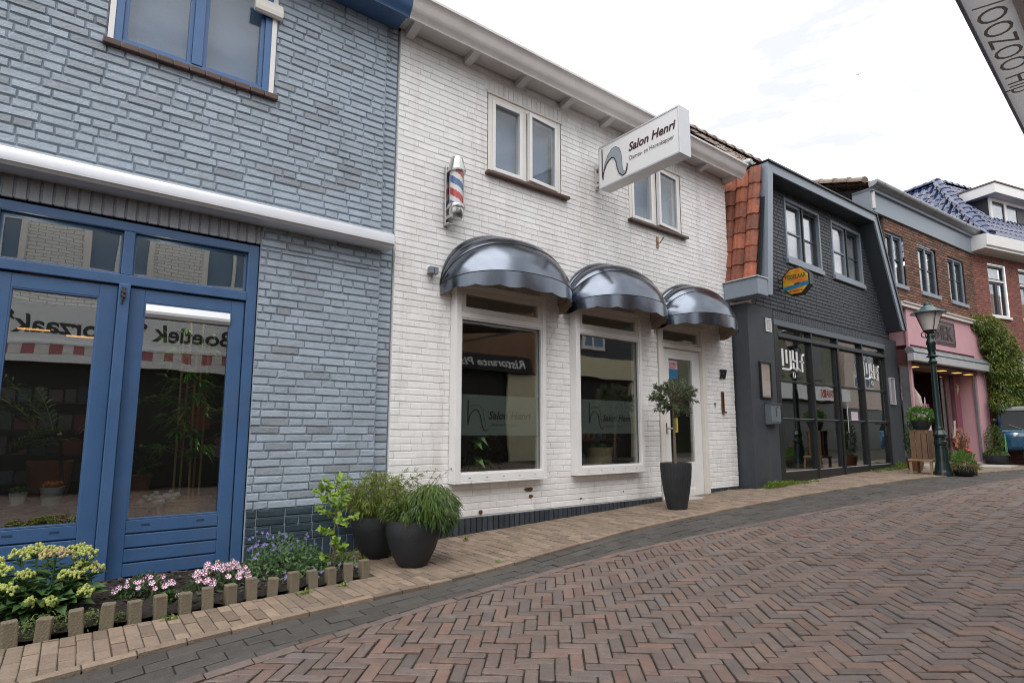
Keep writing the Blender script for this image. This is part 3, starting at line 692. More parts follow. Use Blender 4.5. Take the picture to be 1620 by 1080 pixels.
def box_window(u0, u1, z0, z1, tz, name):
    p = .115; q = MB(); t = .062
    q.mbox(F, u0, u0+t, -.03, p, z0, z1); q.mbox(F, u1-t*.75, u1, -.03, p, z0, z1); q.mbox(F, u0+t, u1-t*.75, -.03, p-.001, z0, z0+.07)
    q.mbox(F, u0+t, u1-t*.75, -.03, p-.001, z1-.05, z1); q.mbox(F, u0+t, u1-t*.75, -.03, p-.004, tz, tz+.055)
    w = q.build('shop_window', 'white_paint', wh, bevel=.004)
    q = MB(); q.frame(F, u0+t, u1-t*.75, tz+.057, z1-.052, .055, .0, p-.012); q.build('transom_sash', 'cream_paint', w, bevel=.003)
    pane('transom_pane', 'glass', w, F, u0+t+.055, u1-t*.75-.055, tz+.11, z1-.10, p-.05)
    q = MB(); q.frame(F, u0+t, u1-t*.75, z0+.07, tz, .014, p-.045, p-.012); q.build('glazing_bead', 'white_paint', w, bevel=.002)
    pane('pane', 'glass', w, F, u0+t, u1-t*.75, z0+.07, tz, p-.055)
    q = MB(); q.mbox(F, u0-.004, u1+.004, -.02, p+.006, z0-.022, z0-.002); q.build('sill', 'white_paint', w, bevel=.004)
    for k in range(5): q = MB(); q.mbox(F, u0+.16+k*.2, u0+.18+k*.2, p-.001, p+.002, z0+.028, z0+.032); q.build('drain_slot', 'black', w)
    return w
w1 = box_window(2.832, 3.965, .535, 2.455, 2.105, 'a'); w2 = box_window(4.41, 5.54, .545, 2.465, 2.125, 'b')
# frosted band and lettering on the two shop windows
def film(w, u0, u1, z0, z1, hx, tx0, tx1, hz):
    dd = .052
    q = MB(); q.mbox(F, u0, u1, dd-.001, dd+.001, z0, z1); fl = q.build('frosted_band', 'film', w)
    q = MB(); T = lambda u, v, t: F(tx0+u, dd+.002+t, 1.128+v)
    put_text(q, 'Salon Henri', T, tx1-tx0, .075, shear=.25, bold=.02)
    put_text(q, 'Dames- en Herenkapper', lambda u, v, t: F(tx0+.03+u, dd+.002+t, 1.06+v), (tx1-tx0)*.62, .026)
    q.mbox(F, hx, hx+.012, dd+.001, dd+.004, hz-.235, hz)
    pts = [(0, -.235), (.02, -.15), (.06, -.10), (.11, -.095), (.145, -.15), (.16, -.22), (.175, -.275), (.205, -.30), (.235, -.28)]
    q.tube([F(hx+.006+a, dd+.004, hz+c) for a, c in pts], .005, 5)
    q.tube([F(hx+.03+a, dd+.003, hz+c) for a, c in [(0, -.07), (.05, -.045), (.11, -.05), (.15, -.10), (.17, -.19), (.185, -.26)]], .0022, 5)
    q.build('lettering', 'ink', fl)
film(w1, 2.896, 3.916, .965, 1.362, 3.008, 3.255, 3.80, 1.31)
film(w2, 4.474, 5.49, .985, 1.372, 4.655, 4.878, 5.40, 1.335)
# entrance
b = MB(); b.mbox(F, 5.98, 6.075, -.12, .03, .085, 2.465); b.mbox(F, 6.925, 7.005, -.12, .03, .10, 2.465); b.mbox(F, 6.075, 6.925, -.12, .029, 2.41, 2.465); b.mbox(F, 6.075, 6.925, -.12, .024, 2.125, 2.185)
b.mbox(F, 6.075, 6.925, -.12, .01, .10, .125); b.build('door_frame', 'cream_paint', wh, bevel=.004)
b = MB(); b.frame(F, 6.075, 6.925, 2.187, 2.408, .04, -.08, -.005); tw = b.build('transom_window', 'cream_paint', wh, bevel=.003); pane('pane', 'glass', tw, F, 6.115, 6.885, 2.227, 2.368, -.05)
b = MB(); b.mbox(F, 6.08, 6.235, -.09, -.02, .13, 2.12); b.mbox(F, 6.745, 6.92, -.09, -.02, .13, 2.12); b.mbox(F, 6.235, 6.745, -.09, -.021, 1.985, 2.12); b.mbox(F, 6.235, 6.745, -.09, -.021, .13, .60)
b.mbox(F, 6.25, 6.73, -.05, -.012, .15, .255); b.mbox(F, 6.29, 6.69, -.05, -.014, .30, .545)
dw = b.build('door', 'white_paint', wh, bevel=.005)
pane('pane', 'glass', dw, F, 6.235, 6.745, .60, 1.985, -.05)
b = MB(); b.mbox(F, 6.25, 6.45, -.045, -.043, 1.72, 1.965); b.build('sticker', 'sticker_blue', dw)
b = MB(); b.mbox(F, 6.252, 6.448, -.043, -.041, 1.85, 1.96); st_ = b.build('label', 'paper_pink', dw)
b = MB(); put_text(b, 'OPEN', lambda u, v, t: F(6.27+u, -.0405+t, 1.90+v), .16, .035, bold=.02); put_text(b, 'SHOP', lambda u, v, t: F(6.27+u, -.0405+t, 1.86+v), .14, .03, bold=.02); b.build('lettering', 'red_sign', dw)
b = MB(); b.mbox(F, 6.335, 6.42, -.045, -.043, 1.00, 1.20); b.build('sticker', 'yellow', dw)
b = MB(); put_text(b, 'Welkom', lambda u, v, t: F(6.385-v, -.042+t, 1.02+u), .16, .03, bold=.02); b.build('lettering', 'ink', dw)
b = MB(); b.tube([F(6.13, -.02, 1.05), F(6.13, .04, 1.05), F(6.20, .045, 1.05)], .010, 8); b.mbox(F, 6.11, 6.15, -.02, -.01, .98, 1.12); b.build('handle', 'steel', dw)
b = MB(); b.box(5.99, 7.0, D-.24, D-.01, .06, .155+.005); b.build('doorstep', 'stone_pale', wh, bevel=.008)
# upper casements, the right sash of each stands ajar
def casement(u0, u1, z0, z1):
    q = MB(); mid = (u0+u1)/2-.02; t = .055
    q.mbox(F, u0, u0+t, -.10, .004, z0, z1); q.mbox(F, u1-t, u1, -.10, .004, z0, z1); q.mbox(F, u0+t, u1-t, -.10, .003, z1-.05, z1); q.mbox(F, u0+t, u1-t, -.10, .003, z0, z0+.035); q.mbox(F, mid-.03, mid+.03, -.10, .002, z0+.035, z1-.05)
    q.mbox(F, u0-.02, u1+.03, -.02, .022, z1, z1+.022)
    w = q.build('upper_window', 'cream_paint', wh, bevel=.004)
    q = MB(); a0, a1 = u0+t, mid-.03; q.frame(F, a0, a1, z0+.037, z1-.052, .042, -.07, .012); q.build('sash', 'white_paint', w, bevel=.004)
    pane('pane', 'glass_up', w, F, a0+.04, a1-.04, z0+.075, z1-.09, -.03)
    a0, a1 = mid+.03, u1-t; an = radians(5); L_ = a1-a0
    G = lambda u, d, z: (a1-(a1-u)*cos(an)+d*-sin(an)*0, D-d*cos(an)-(a1-u)*sin(an), z)
    q = MB(); q.frame(G, a0, a1, z0+.037, z1-.052, .042, -.03, .02); q.build('sash', 'white_paint', w, bevel=.004)
    q = MB(); q.mbox(G, a0+.04, a1-.04, -.008, -.002, z0+.075, z1-.09); q.build('pane', 'glass_up', w)
    q = MB(); q.mbox(F, u0+t, u1-t, -.16, -.15, z0+.04, z1-.05); q.build('blind', 'blind', w)
    q = MB(); q.mbox(F, u0-.04, u1+.09, -.02, .075, z0-.036, z0-.002); q.build('sill', 'brown_tile', w, bevel=.006)
casement(3.262, 4.30, 3.735, 4.635); casement(5.50, 6.585, 3.745, 4.64)
# salon room
b = MB(); shell(b, 2.4, 7.6, D+.12, 8.2, .1, 2.6); b.build('interior', 'room_olive', wh, fix=False)
b = MB(); b.quad((2.4, D+.05, .3), (7.6, D+.05, .3), (7.6, 8.2, .3), (2.4, 8.2, .3)); b.build('shop_floor', 'room_floor', wh, fix=False)

# ------------------------------------------------------------------ dark bistro
YW = 4.49; FW = facade(YW)
dh = thing('dark_bistro', 'anthracite brick bistro with a tall black framed window wall and grey gable boards', 'restaurant', (7.77, YW, .19))
hb1, hb2, hwin = (9.02, 10.30, 3.75, 4.90), (10.71, 12.03, 3.77, 4.91), (8.495, 12.80, 0, 2.76)
lx = lambda z: 7.86+(z-3.0)/(5.12-3.0)*.20; rx = lambda z: 13.08-(z-3.05)/(5.22-3.05)*1.0
b = MB(); bricks(b, FW, 7.90, 13.1, 2.915, 5.06, [hb1, hb2], Lb=.21, Hc=.0635, gap=.008, dep=.009, seed=31, keep=lambda u, z: lx(z)+.06 < u < rx(z)+.35 and (z > 2.94 or 8.49 < u < 12.80))
soldiers(b, FW, 8.50, 12.79, 2.765, 2.90, gap=.008, dep=.009, seed=32)
dwall = b.build('wall', 'dark_brick', dh, fix=False)
b = MB()
for a in rect_minus(8.0, 12.9, 2.76, 5.05, [hb1, hb2, (7.7, 8.495, 2.7, 2.921), (12.80, 13.2, 2.7, 2.901)]): b.quad(FW(a[0], 0, a[2]), FW(a[1], 0, a[2]), FW(a[1], 0, a[3]), FW(a[0], 0, a[3]))
b.build('mortar', 'dark_mortar', dwall, fix=False)
b = MB(); b.box(7.77, 8.495, YW, YW+1.2, .05, 2.92); b.build('pier', 'dark_render', dh, bevel=.006)
b = MB(); b.box(12.80, 13.44, YW, YW+1.2, .1, 2.90); b.build('pier', 'dark_render', dh, bevel=.006)
# gable boards: closed ring of three boards, standing 0.3 m proud of the brickwork
Yf = 4.19
Op = [(7.84, 2.985), (8.06, 5.10), (12.08, 5.215), (13.09, 3.03)]; Ip = [(7.975, 3.0), (8.19, 4.955), (11.99, 5.065), (12.955, 3.04)]
for k in range(3):
    b = MB(); q = [Op[k], Op[k+1], Ip[k+1], Ip[k]]; b.prism(q, lambda x, z: (x, Yf, z), lambda x, z: (x, Yf+.03, z)); b.build('gable_board', 'slate_paint', dh, bevel=.003)
b = MB()
b.prism([Op[0], Op[1], (Op[1][0]+.03, Op[1][1]-.02), (Op[0][0]+.03, Op[0][1])], lambda x, z: (x-.002, Yf+.004, z), lambda x, z: (x-.002, YW+.3, z)); b.build('gable_side', 'slate_paint', dh)
b = MB()
b.prism([Ip[0], Ip[1], (Ip[1][0]-.02, Ip[1][1]), (Ip[0][0]-.02, Ip[0][1])], lambda x, z: (x, Yf+.031, z), lambda x, z: (x, YW+.05, z))
b.prism([Ip[1], Ip[2], (Ip[2][0], Ip[2][1]+.02), (Ip[1][0], Ip[1][1]+.02)], lambda x, z: (x, Yf+.031, z), lambda x, z: (x, YW+.05, z))
b.prism([Ip[2], Ip[3], (Ip[3][0]+.02, Ip[3][1]), (Ip[2][0]+.02, Ip[2][1])], lambda x, z: (x, Yf+.031, z), lambda x, z: (x, YW+.05, z))
b.prism([Op[3], Ip[3], (Ip[3][0], Ip[3][1]+.02), (Op[3][0], Op[3][1]+.02)], lambda x, z: (x, Yf+.031, z), lambda x, z: (x, YW+.05, z))
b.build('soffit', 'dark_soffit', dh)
b = MB(); b.prism([Op[1], Op[2], (Op[2][0]+.02, Op[2][1]+.025), (Op[1][0]-.03, Op[1][1]+.025)], lambda x, z: (x, Yf-.03, z), lambda x, z: (x, YW+.8, z))
b.prism([Op[2], Op[3], (Op[3][0]+.025, Op[3][1]+.15), (Op[2][0]+.025, Op[2][1]+.02)], lambda x, z: (x+.002, Yf-.02, z), lambda x, z: (x+.002, YW+.8, z)); b.build('roof_edge', 'dark_metal', dh)
# left eaves box
b = MB(); b.box(7.57, 7.842, Yf+.002, 4.735, 2.965, 3.215); b.build('eaves_box', 'slate_paint', dh, bevel=.004)
b = MB(); b.box(7.545, 7.85, Yf-.012, 4.735, 3.218, 3.232); b.build('eaves_trim', 'alu', dh)
# mansard tiles on the left flank and the higher roof behind
sl = Vector((8.02-7.67, 0, 5.12-3.24)); b = MB()
pantiles(b, (7.68, 5.9, 3.26), (0, -1, 0), sl, 8, 7, w=.205, h=.262, amp=.036)
b.build('flank_tiles', 'orange_tile', dh, fix=False)
b = MB(); b.quad((7.76, Yf+.05, 3.2), (7.76, 6, 3.2), (8.09, 6, 5.05), (8.09, Yf+.05, 5.05)); b.build('flank_boarding', 'dark_mortar', dh, fix=False)
b = MB(); pantiles(b, (8.05, 4.55, 5.17), (1, 0, 0), (0, 1, 1.02), 20, 6, w=.205, h=.26); rt = b.build('roof_tiles', 'old_tile', dh, fix=False)
b = MB(); ridge(b, (7.9, 5.62, 6.25), (12.1, 5.62, 6.32), r=.12, ln=.3); b.build('ridge_tiles', 'old_tile', rt, fix=False)
b = MB(); b.prism([(4.6, 5.1), (5.62, 6.2), (6.6, 5.1)], lambda y, z: (8.06, y, z), lambda y, z: (12.3, y, z)); b.build('roof_core', 'dark_mortar', dh)
b = MB(); b.tube([(8.0, 4.75, 5.17), (8.0, 4.45, 5.17), (8.0, 4.42, 5.17)], [.062, .062, .045], 16); b.build('vent_pipe', 'zinc', dh, smooth=40)
b = MB(); b.quad((13.1, YW, 0), (13.1, 9, 0), (13.1, 9, 5), (13.1, YW, 5)); b.quad((7.8, 9, 0), (13.1, 9, 0), (13.1, 9, 5.1), (7.8, 9, 5.1)); b.build('rear_wall', 'dark_render', dh, fix=False)
def bistro_window(u0, u1, z0, z1):
    q = MB(); q.frame(FW, u0, u1, z0+.03, z1, .045, -.06, .022); q.mbox(FW, u0-.02, u1+.02, -.02, .05, z0-.05, z0+.03); w = q.build('upper_window', 'slate_paint', dh, bevel=.003)
    mid = (u0+u1)/2; zm = z0+.06+(z1-z0-.1)*.47
    for i, (a, c) in enumerate(((u0+.045, mid-.02), (mid+.02, u1-.045))):
        off = -.015-.02*i
        q = MB(); q.frame(FW, a, c, z0+.075, z1-.047, .038, -.07, off); q.mbox(FW, a+.038, c-.038, -.06, off-.006, zm-.012, zm+.012); q.build('sash', 'dark_soffit' if i else 'slate_paint', w, bevel=.002)
        pane('pane', 'glass_sky', w, FW, a+.038, c-.038, z0+.11, z1-.085, off-.03)
    q = MB(); q.mbox(FW, mid-.02, mid+.02, -.06, .015, z0+.03, z1-.045); q.build('mullion', 'black', w)
    q = MB(); q.mbox(FW, u0+.02, u1-.02, -.13, -.12, z0, z1); q.build('blind', 'sky_blind', w)
bistro_window(9.04, 10.28, 3.80, 4.885); bistro_window(10.73, 12.01, 3.82, 4.895)
# window wall
b = MB(); b.mbox(FW, 8.495, 12.80, -.06, .012, 2.665, 2.765); b.build('lintel_board', mat('mid slate paint', (.11, .13, .155), .45), dh, bevel=.003)
b = MB(); zr = [.36, 1.19, 1.80, 2.53]; us = [8.62, 9.72, 10.70, 11.72, 12.76]
b.mbox(FW, 8.495, 8.62, -.12, .004, .14, 2.665); b.mbox(FW, 12.755, 12.80, -.12, .004, .2, 2.665)
b.mbox(FW, 8.62, 12.755, -.12, -.012, .10, .40)
for u in us[1:-1]: b.mbox(FW, u-.022-(.014 if u == us[2] else 0), u+.022, -.11, .002, .16, 2.664)
b.mbox(FW, us[2]-.08, us[2]-.055, -.10, -.02, .4, 2.5)
ww = b.build('window_wall', 'black', dh, bevel=.004)
b = MB(); b.mbox(FW, 8.622, 12.753, -.10, .012, 2.49, 2.555); b.build('transom_rail', 'dark_render', ww, bevel=.005)
b = MB()
for z in (1.20, 1.81): b.mbox(FW, 8.62, 12.755, -.085, -.034, z-.016, z+.016)
b.build('glazing_bar', 'black', ww, bevel=.003)
b = MB()
for z in (.402, 1.218): b.mbox(FW, 8.625, 12.75, -.08, -.028, z, z+.005)
b.build('bar_cap', 'alu', ww)
for a, c in zip(us, us[1:]):
    for z0, z1 in ((.40, 1.184), (1.216, 1.794), (1.826, 2.49), (2.555, 2.66)):
        pane('pane', 'glass', ww, FW, a+.022, c-.022, z0, z1, -.06)
def wilf_sign(x0, z0, w, h):
    q = MB(); t = w*.052; K = lambda u, v: (x0+u*w, z0+v*h)
    def bar(u0, v0, u1, v1):
        (xa, za), (xb, zb) = K(u0, v0), K(u1, v1); q.mbox(FW, xa, xb, -.056, -.052, za, zb)
    def diag(a, c, r):
        (xa, za), (xb, zb) = K(*a), K(*c); q.tube([FW(xa, -.054, za), FW(xb, -.054, zb)], r*.5, 6)
    bar(.0, .18, .085, 1.0); bar(.17, .32, .255, .97); bar(.0, .0, .35, .09); bar(.345, .05, .43, .95); diag((.31, .02), (.40, .14), t)
    bar(.47, .48, .55, 1.0); bar(.47, .12, .55, .40); diag((.51, .14), (.63, .03), t); bar(.55, .45, .62, .53)
    bar(.64, .12, .72, .95); diag((.68, .14), (.80, .03), t); bar(.87, .0, .95, .78); bar(.80, .45, 1.0, .53); diag((.91, .76), (1.0, .86), t)
    for k in range(8):
        a0, a1 = 2*pi*k/8, 2*pi*(k+1)/8; q.tube([FW(x0+w*.52+.035*cos(a0), -.054, z0-h*.2+.05*sin(a0)), FW(x0+w*.52+.035*cos(a1), -.054, z0-h*.2+.05*sin(a1))], .006, 4)
    bar(.48, -.33, .50, -.12)
    return q.build('lettering', 'letter_white', ww)
wilf_sign(8.80, 1.99, .72, .34); wilf_sign(11.85, 2.02, .72, .33)
b = MB(); b.mbox(FW, 11.18, 11.46, -.056, -.053, 1.21, 1.38); b.build('notice', 'paper_pink', ww)
b = MB(); b.tube([FW(10.78, .0, 1.0), FW(10.78, .05, 1.0), FW(10.78, .05, 1.5), FW(10.78, .0, 1.5)], .012, 8); b.build('door_handle', 'steel', ww)
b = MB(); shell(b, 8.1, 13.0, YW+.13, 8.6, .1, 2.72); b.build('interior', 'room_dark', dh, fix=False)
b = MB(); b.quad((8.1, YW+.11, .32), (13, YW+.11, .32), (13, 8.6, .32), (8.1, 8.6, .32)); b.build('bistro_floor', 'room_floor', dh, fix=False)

# ------------------------------------------------------------------ pink shop with brown brick storey
PB = Vector((13.2, 4.297, 0)); RB = radians(-4.3)
ps = thing('pink_shop_house', 'brown brick house over a pink shop front with grey awning box', 'house', PB, RB, local=True)
FL = lambda u, d, z: (u, -d, z)
PWD = 4.12
b = MB(); hs = [(-.36, .44, 4.0, 5.13), (1.10, 2.02, 4.0, 5.11), (2.64, 3.56, 4.0, 5.11)]
bricks(b, FL, -.38, PWD+.06, 3.66, 5.42, hs, seed=41, gap=.010, dep=.008)
pw = b.build('wall', 'brown_brick', ps, fix=False)
b = MB()
for a in rect_minus(-.38, PWD+.06, 3.62, 5.45, hs): b.quad(FL(a[0], 0, a[2]), FL(a[1], 0, a[2]), FL(a[1], 0, a[3]), FL(a[0], 0, a[3]))
b.quad((-.38, 0, 3.62), (-.38, 5, 3.62), (-.38, 5, 5.4), (-.38, 0, 5.4)); b.quad((PWD+.06, 0, 0), (PWD+.06, 5, 0), (PWD+.06, 5, 5.5), (PWD+.06, 0, 5.5))
b.build('mortar', 'brown_mortar', pw, fix=False)
b = MB(); b.mbox(FL, -.95, PWD+.25, -.3, .05, 5.40, 5.86); b.mbox(FL, -.95, PWD+.26, -.3, .10, 5.80, 5.87); b.build('fascia', 'slate_paint', ps, bevel=.004)
b = MB(); pr = [(0.05+.10*sin(pi*k/8)*1.35, 5.955-.10*cos(pi*k/8)-.02) for k in range(9)]; pr = [(.06, 5.86), (.13, 5.865), (.20, 5.90), (.235, 5.955), (.225, 5.985), (.205, 5.98), (.05, 5.97)]
b.prism(pr, lambda d, z: (-1.0, -d, z), lambda d, z: (PWD+.72, -d, z)); gu = b.build('gutter', 'zinc', ps, smooth=60)
for k in range(7):
    u = -.7+k*.8; b = MB(); b.prism([(d+.004, z+.0) for d, z in pr], lambda d, z: (u, -d, z-.003), lambda d, z: (u+.02, -d, z-.003)); b.build('gutter_strap', 'zinc', gu)
b = MB(); b.tube([(-.86, -.05, 5.85), (-.86, -.05, 5.45)], .045, 10); b.build('downpipe', 'gutter_white', gu, smooth=50)
b = MB(); ridge(b, (-.98, .05, 6.0), (-.98, 2.9, 6.95), r=.13, ln=.3)
b.build('verge_tiles', 'old_tile', ps, fix=False)
b = MB(); pantiles(b, (-.95, .0, 5.97), (1, 0, 0), (0, 1, .32), 5, 8); b.build('roof_tiles', 'old_tile', ps, fix=False)
b = MB(); b.quad((-.9, .05, 5.9), (PWD+.2, .05, 5.9), (PWD+.2, 5, 6.9), (-.9, 5, 6.9)); b.build('roof', 'dark_metal', ps, fix=False)
for h in hs:
    q = MB(); q.frame(FL, h[0], h[1], h[2]+.04, h[3], .05, -.09, -.03); q.mbox(FL, h[0]-.02, h[1]+.02, -.09, .04, h[2]-.04, h[2]+.04); mid = (h[0]+h[1])/2
    q.mbox(FL, mid-.022, mid+.022, -.09, -.035, h[2]+.04, h[3]-.05)
    w = q.build('upper_window', 'slate_paint', ps, bevel=.003)
    q = MB(); zz = h[2]+.6
    for a, c in ((h[0]+.05, mid-.022), (mid+.022, h[1]-.05)):
        q.frame(FL, a, c, h[2]+.04, h[3]-.05, .04, -.11, -.055); q.mbox(FL, a+.04, c-.04, -.10, -.065, zz-.012, zz+.012)
    q.build('sash', 'dark_soffit', w)
    for a, c in ((h[0]+.09, mid-.062), (mid+.062, h[1]-.09)): pane('pane', 'glass_sky', w, FL, a, c, h[2]+.08, h[3]-.09, -.085)
    q = MB(); q.mbox(FL, h[0], h[1], -.2, -.19, h[2], h[3]); q.build('blind', 'room_dark', w)
# shop front: pink surround, ledge, recess, awning box
b = MB(); b.mbox(FL, .21, .265, -.02, .03, .1, 3.56); b.mbox(FL, 3.60, PWD+.04, -.45, .03, .1, 3.56); b.mbox(FL, .265, 3.60, -.45, .029, 2.80, 3.56); b.build('pink_front', 'pink', ps, bevel=.006)
b = MB(); b.mbox(FL, -.05, PWD+.08, -.05, .09, 3.565, 3.66); b.mbox(FL, -.05, PWD+.08, -.05, .12, 3.64, 3.665); b.build('ledge', 'cream_paint', ps, bevel=.004)
b = MB(); b.mbox(FL, .267, 3.598, -.05, .012, 2.72, 2.80); b.mbox(FL, .265, .30, -.05, .012, 2.36, 2.72); b.mbox(FL, .267, 3.598, -.3, -.02, 2.40, 2.72); b.build('awning_recess', 'pink_dark', ps)
b = MB(); aw = [(.02, 2.70), (.10, 2.735), (.16, 2.70), (.20, 2.62), (.17, 2.60), (.05, 2.60)]; b.prism(aw, lambda d, z: (.02, -d, z), lambda d, z: (4.0, -d, z)); aa = b.build('awning_box', 'zinc', ps, smooth=40)
b = MB(); b.mbox(FL, .02, 4.0, .06, .19, 2.44, 2.595); b.build('awning_bar', 'alu', aa, bevel=.01)
b = MB(); b.mbox(FL, .267, 3.6, -.35, .05, 2.36, 2.42); ceil = b.build('shop_soffit', 'wood', ps)
for u in (.40, 1.75, 2.55, 3.2):
    q = MB(); q.mbox(FL, u, u+.2, -.1, .03, 2.352, 2.358); q.build('ceiling_spot', 'warm_lamp', ceil)
for a, c, d0, d1 in ((.265, .29, -.2, 0), (.80, .85, -.25, -.19), (2.50, 2.55, -.45, -.38), (3.56, 3.60, -.05, .0)): b = MB(); b.mbox(FL, a, c, d0, d1, .2, 2.36); b.build('shop_post', 'zinc', ps, bevel=.004)
b = MB(); b.mbox(FL, 3.2, 3.5, -.42, -.30, .25, 2.36); b.build('inner_pier', mat('plum pier paint', (.22, .075, .10), .6), ps)
pane('pane', 'glass', ps, FL, .29, .80, .35, 2.36, -.22); pane('pane', 'glass', ps, FL, 2.58, 3.2, .35, 2.36, -.35)
b = MB(); shell(b, .06, 4.0, .46, 5.0, .2, 2.5); b.build('interior', 'room_plum', ps, fix=False)
b = MB(); b.quad((-.0, .0, .34), (4.1, .0, .34), (4.1, 5.0, .34), (-.0, 5, .34)); b.mbox(FL, .05, 3.6, -.3, .02, .2, .335); b.build('shop_floor', 'stone_pale', ps, fix=False)
b = MB(); b.mbox(FL, 1.42, 2.55, .0, .045, 2.93, 3.485); pq = b.build('plaque', mat('brown relief plaque', (.13, .085, .09), .5, var=.15), ps, bevel=.006)
b = MB(); put_text(b, 'HEK', lambda u, v, t: FL(1.56+u, .05+t, 3.06+v), .82, .30, bold=.02); b.frame(FL, 1.46, 2.51, 2.97, 3.445, .012, .045, .052); b.build('lettering', mat('dark plaque relief', (.04, .028, .03), .5), pq)

# ------------------------------------------------------------------ red house with blue glazed roof
q0 = Matrix.Rotation(RB, 4, 'Z') @ Vector((4.101+.0, 0, 0)); RP = Vector((13.2, 4.297, 0))+q0; RR = radians(-14.5)
rh = thing('red_house', 'red brick house with dark blue glazed roof tiles and a white dormer', 'house', RP, RR, local=True)
hs = [(.645, 1.41, 3.87, 5.25), (2.0, 2.8, 3.87, 5.25), (1.42, 2.2, 2.35, 2.87), (1.0, 1.8, 1.55, 2.07)]
b = MB(); bricks(b, FL, .02, 6, .2, 5.42, hs, seed=51, gap=.010, dep=.007, bev=.003); rw = b.build('wall', 'red_brick', rh, fix=False)
b = MB()
for a in rect_minus(.0, 6, 0, 5.45, hs): b.quad(FL(a[0], 0, a[2]), FL(a[1], 0, a[2]), FL(a[1], 0, a[3]), FL(a[0], 0, a[3]))
b.quad((0, 0, 0), (0, 5, 0), (0, 5, 5.5), (0, 0, 5.5)); b.build('mortar', 'red_mortar', rw, fix=False)
b = MB(); b.prism([(-.1, 5.44), (.36, 5.46), (.36, 5.50), (.40, 5.53), (.42, 5.80), (-.1, 5.85)], lambda d, z: (-.05, -d, z), lambda d, z: (6, -d, z)); b.build('cornice', 'white_paint', rh, bevel=.006)
for i, h in enumerate(hs):
    tall = i < 2
    q = MB(); q.frame(FL, h[0], h[1], h[2]+.03, h[3], .05, -.09, -.02); q.mbox(FL, h[0]-.02, h[1]+.02, -.08, .05, h[2]-.03, h[2]+.03)
    if tall: q.mbox(FL, h[0]+.05, h[1]-.05, -.09, -.022, h[2]+.93, h[2]+.985)
    w = q.build('window', 'white_paint', rh, bevel=.004)
    q = MB(); mid = (h[0]+h[1])/2; zt = h[2]+.93 if tall else h[3]-.05
    for a, c in ((h[0]+.05, mid), (mid, h[1]-.05)): q.frame(FL, a, c, h[2]+.03, zt, .05, -.10, -.045)
    if tall: q.frame(FL, h[0]+.05, h[1]-.05, h[2]+.985, h[3]-.05, .035, -.10, -.045)
    q.build('sash', 'dark_soffit' if tall else 'white_paint', w)
    for a, c in ((h[0]+.10, mid-.05), (mid+.05, h[1]-.10)): pane('pane', 'glass_sky', w, FL, a, c, h[2]+.08, zt-.05, -.07)
    if tall: pane('pane', 'glass_sky', w, FL, h[0]+.085, h[1]-.085, h[2]+1.02, h[3]-.085, -.07)
    q = MB(); q.mbox(FL, h[0], h[1], -.18, -.17, h[2], h[3]); q.build('blind', 'sky_blind' if tall else 'room_dark', w)
A0, A1 = Vector((.25, -.30, 5.86)), Vector((2.05, 1.75, 8.38))
pit = (8.38-5.86)/2.05
b = MB(); ph = math.atan(pit); sll = 1/cos(ph)
pantiles(b, (.1, -.32, 5.83), (1, 0, 0), (0, 1, pit), 30, 12, w=.21, h=.275, amp=.035, keep=lambda u, v: u > v*cos(ph)*.88-.05)
pantiles(b, (.2, 5.5, 5.83), (0, -1, 0), (1, 0, pit*1.12), 29, 12, w=.21, h=.275, amp=.035, keep=lambda u, v: 5.82-u > v*cos(ph)*1.05-.05)
rt = b.build('roof_tiles', 'blue_tile', rh, fix=False)
b = MB(); ridge(b, A0, A1, r=.13, ln=.30, up=(-.3, -.3, 1)); ridge(b, A1, A1+Vector((4, 0, 0)), r=.12, ln=.3); ridge(b, A1, A1+Vector((0, 3.6, 0)), r=.12, ln=.3); b.build('ridge_tiles', 'blue_tile', rt, fix=False)
b = MB(); b.add([(.30, -.22, 5.76), (6, -.22, 5.76), (6, 1.81, 8.27), (2.12, 1.81, 8.27), (2.12, 5.3, 8.27), (.30, 5.3, 5.76)], [(0, 1, 2, 3), (0, 3, 4, 5)]); b.build('roof_boarding', 'dark_metal', rh, fix=False)
# dormer
b = MB(); b.box(1.95, 4.1, .46, 2.4, 6.25, 7.38); dm = b.build('dormer', 'dark_soffit', rh)
b = MB(); b.box(1.72, 4.4, .16, 2.75, 7.385, 7.66); b.build('dormer_roof', 'white_paint', dm, bevel=.01)
b = MB(); b.box(1.70, 4.42, .14, 2.76, 7.662, 7.70); b.build('dormer_roof_felt', 'brown_mortar', dm)
b = MB(); m2 = lambda u, d, z: (u, .46-d, z)
b.frame(m2, 1.93, 4.12, 6.42, 7.384, .10, .0, .05); b.mbox(m2, 2.58, 2.70, 0, .048, 6.52, 7.28); b.build('dormer_window', 'white_paint', dm, bevel=.004)
b = MB()
for a, c in ((2.03, 2.58), (2.70, 3.25)): b.frame(m2, a, c, 6.52, 7.28, .035, -.0, .03)
b.build('dormer_sash', 'dark_soffit', dm)
for a, c in ((2.065, 2.545), (2.735, 3.215)): pane('pane', 'glass_sky', dm, m2, a, c, 6.555, 7.245, .015)
b = MB(); b.mbox(m2, 2.05, 3.24, .002, .006, 6.53, 7.27); b.build('dormer_sky_blind', 'sky_blind', dm)

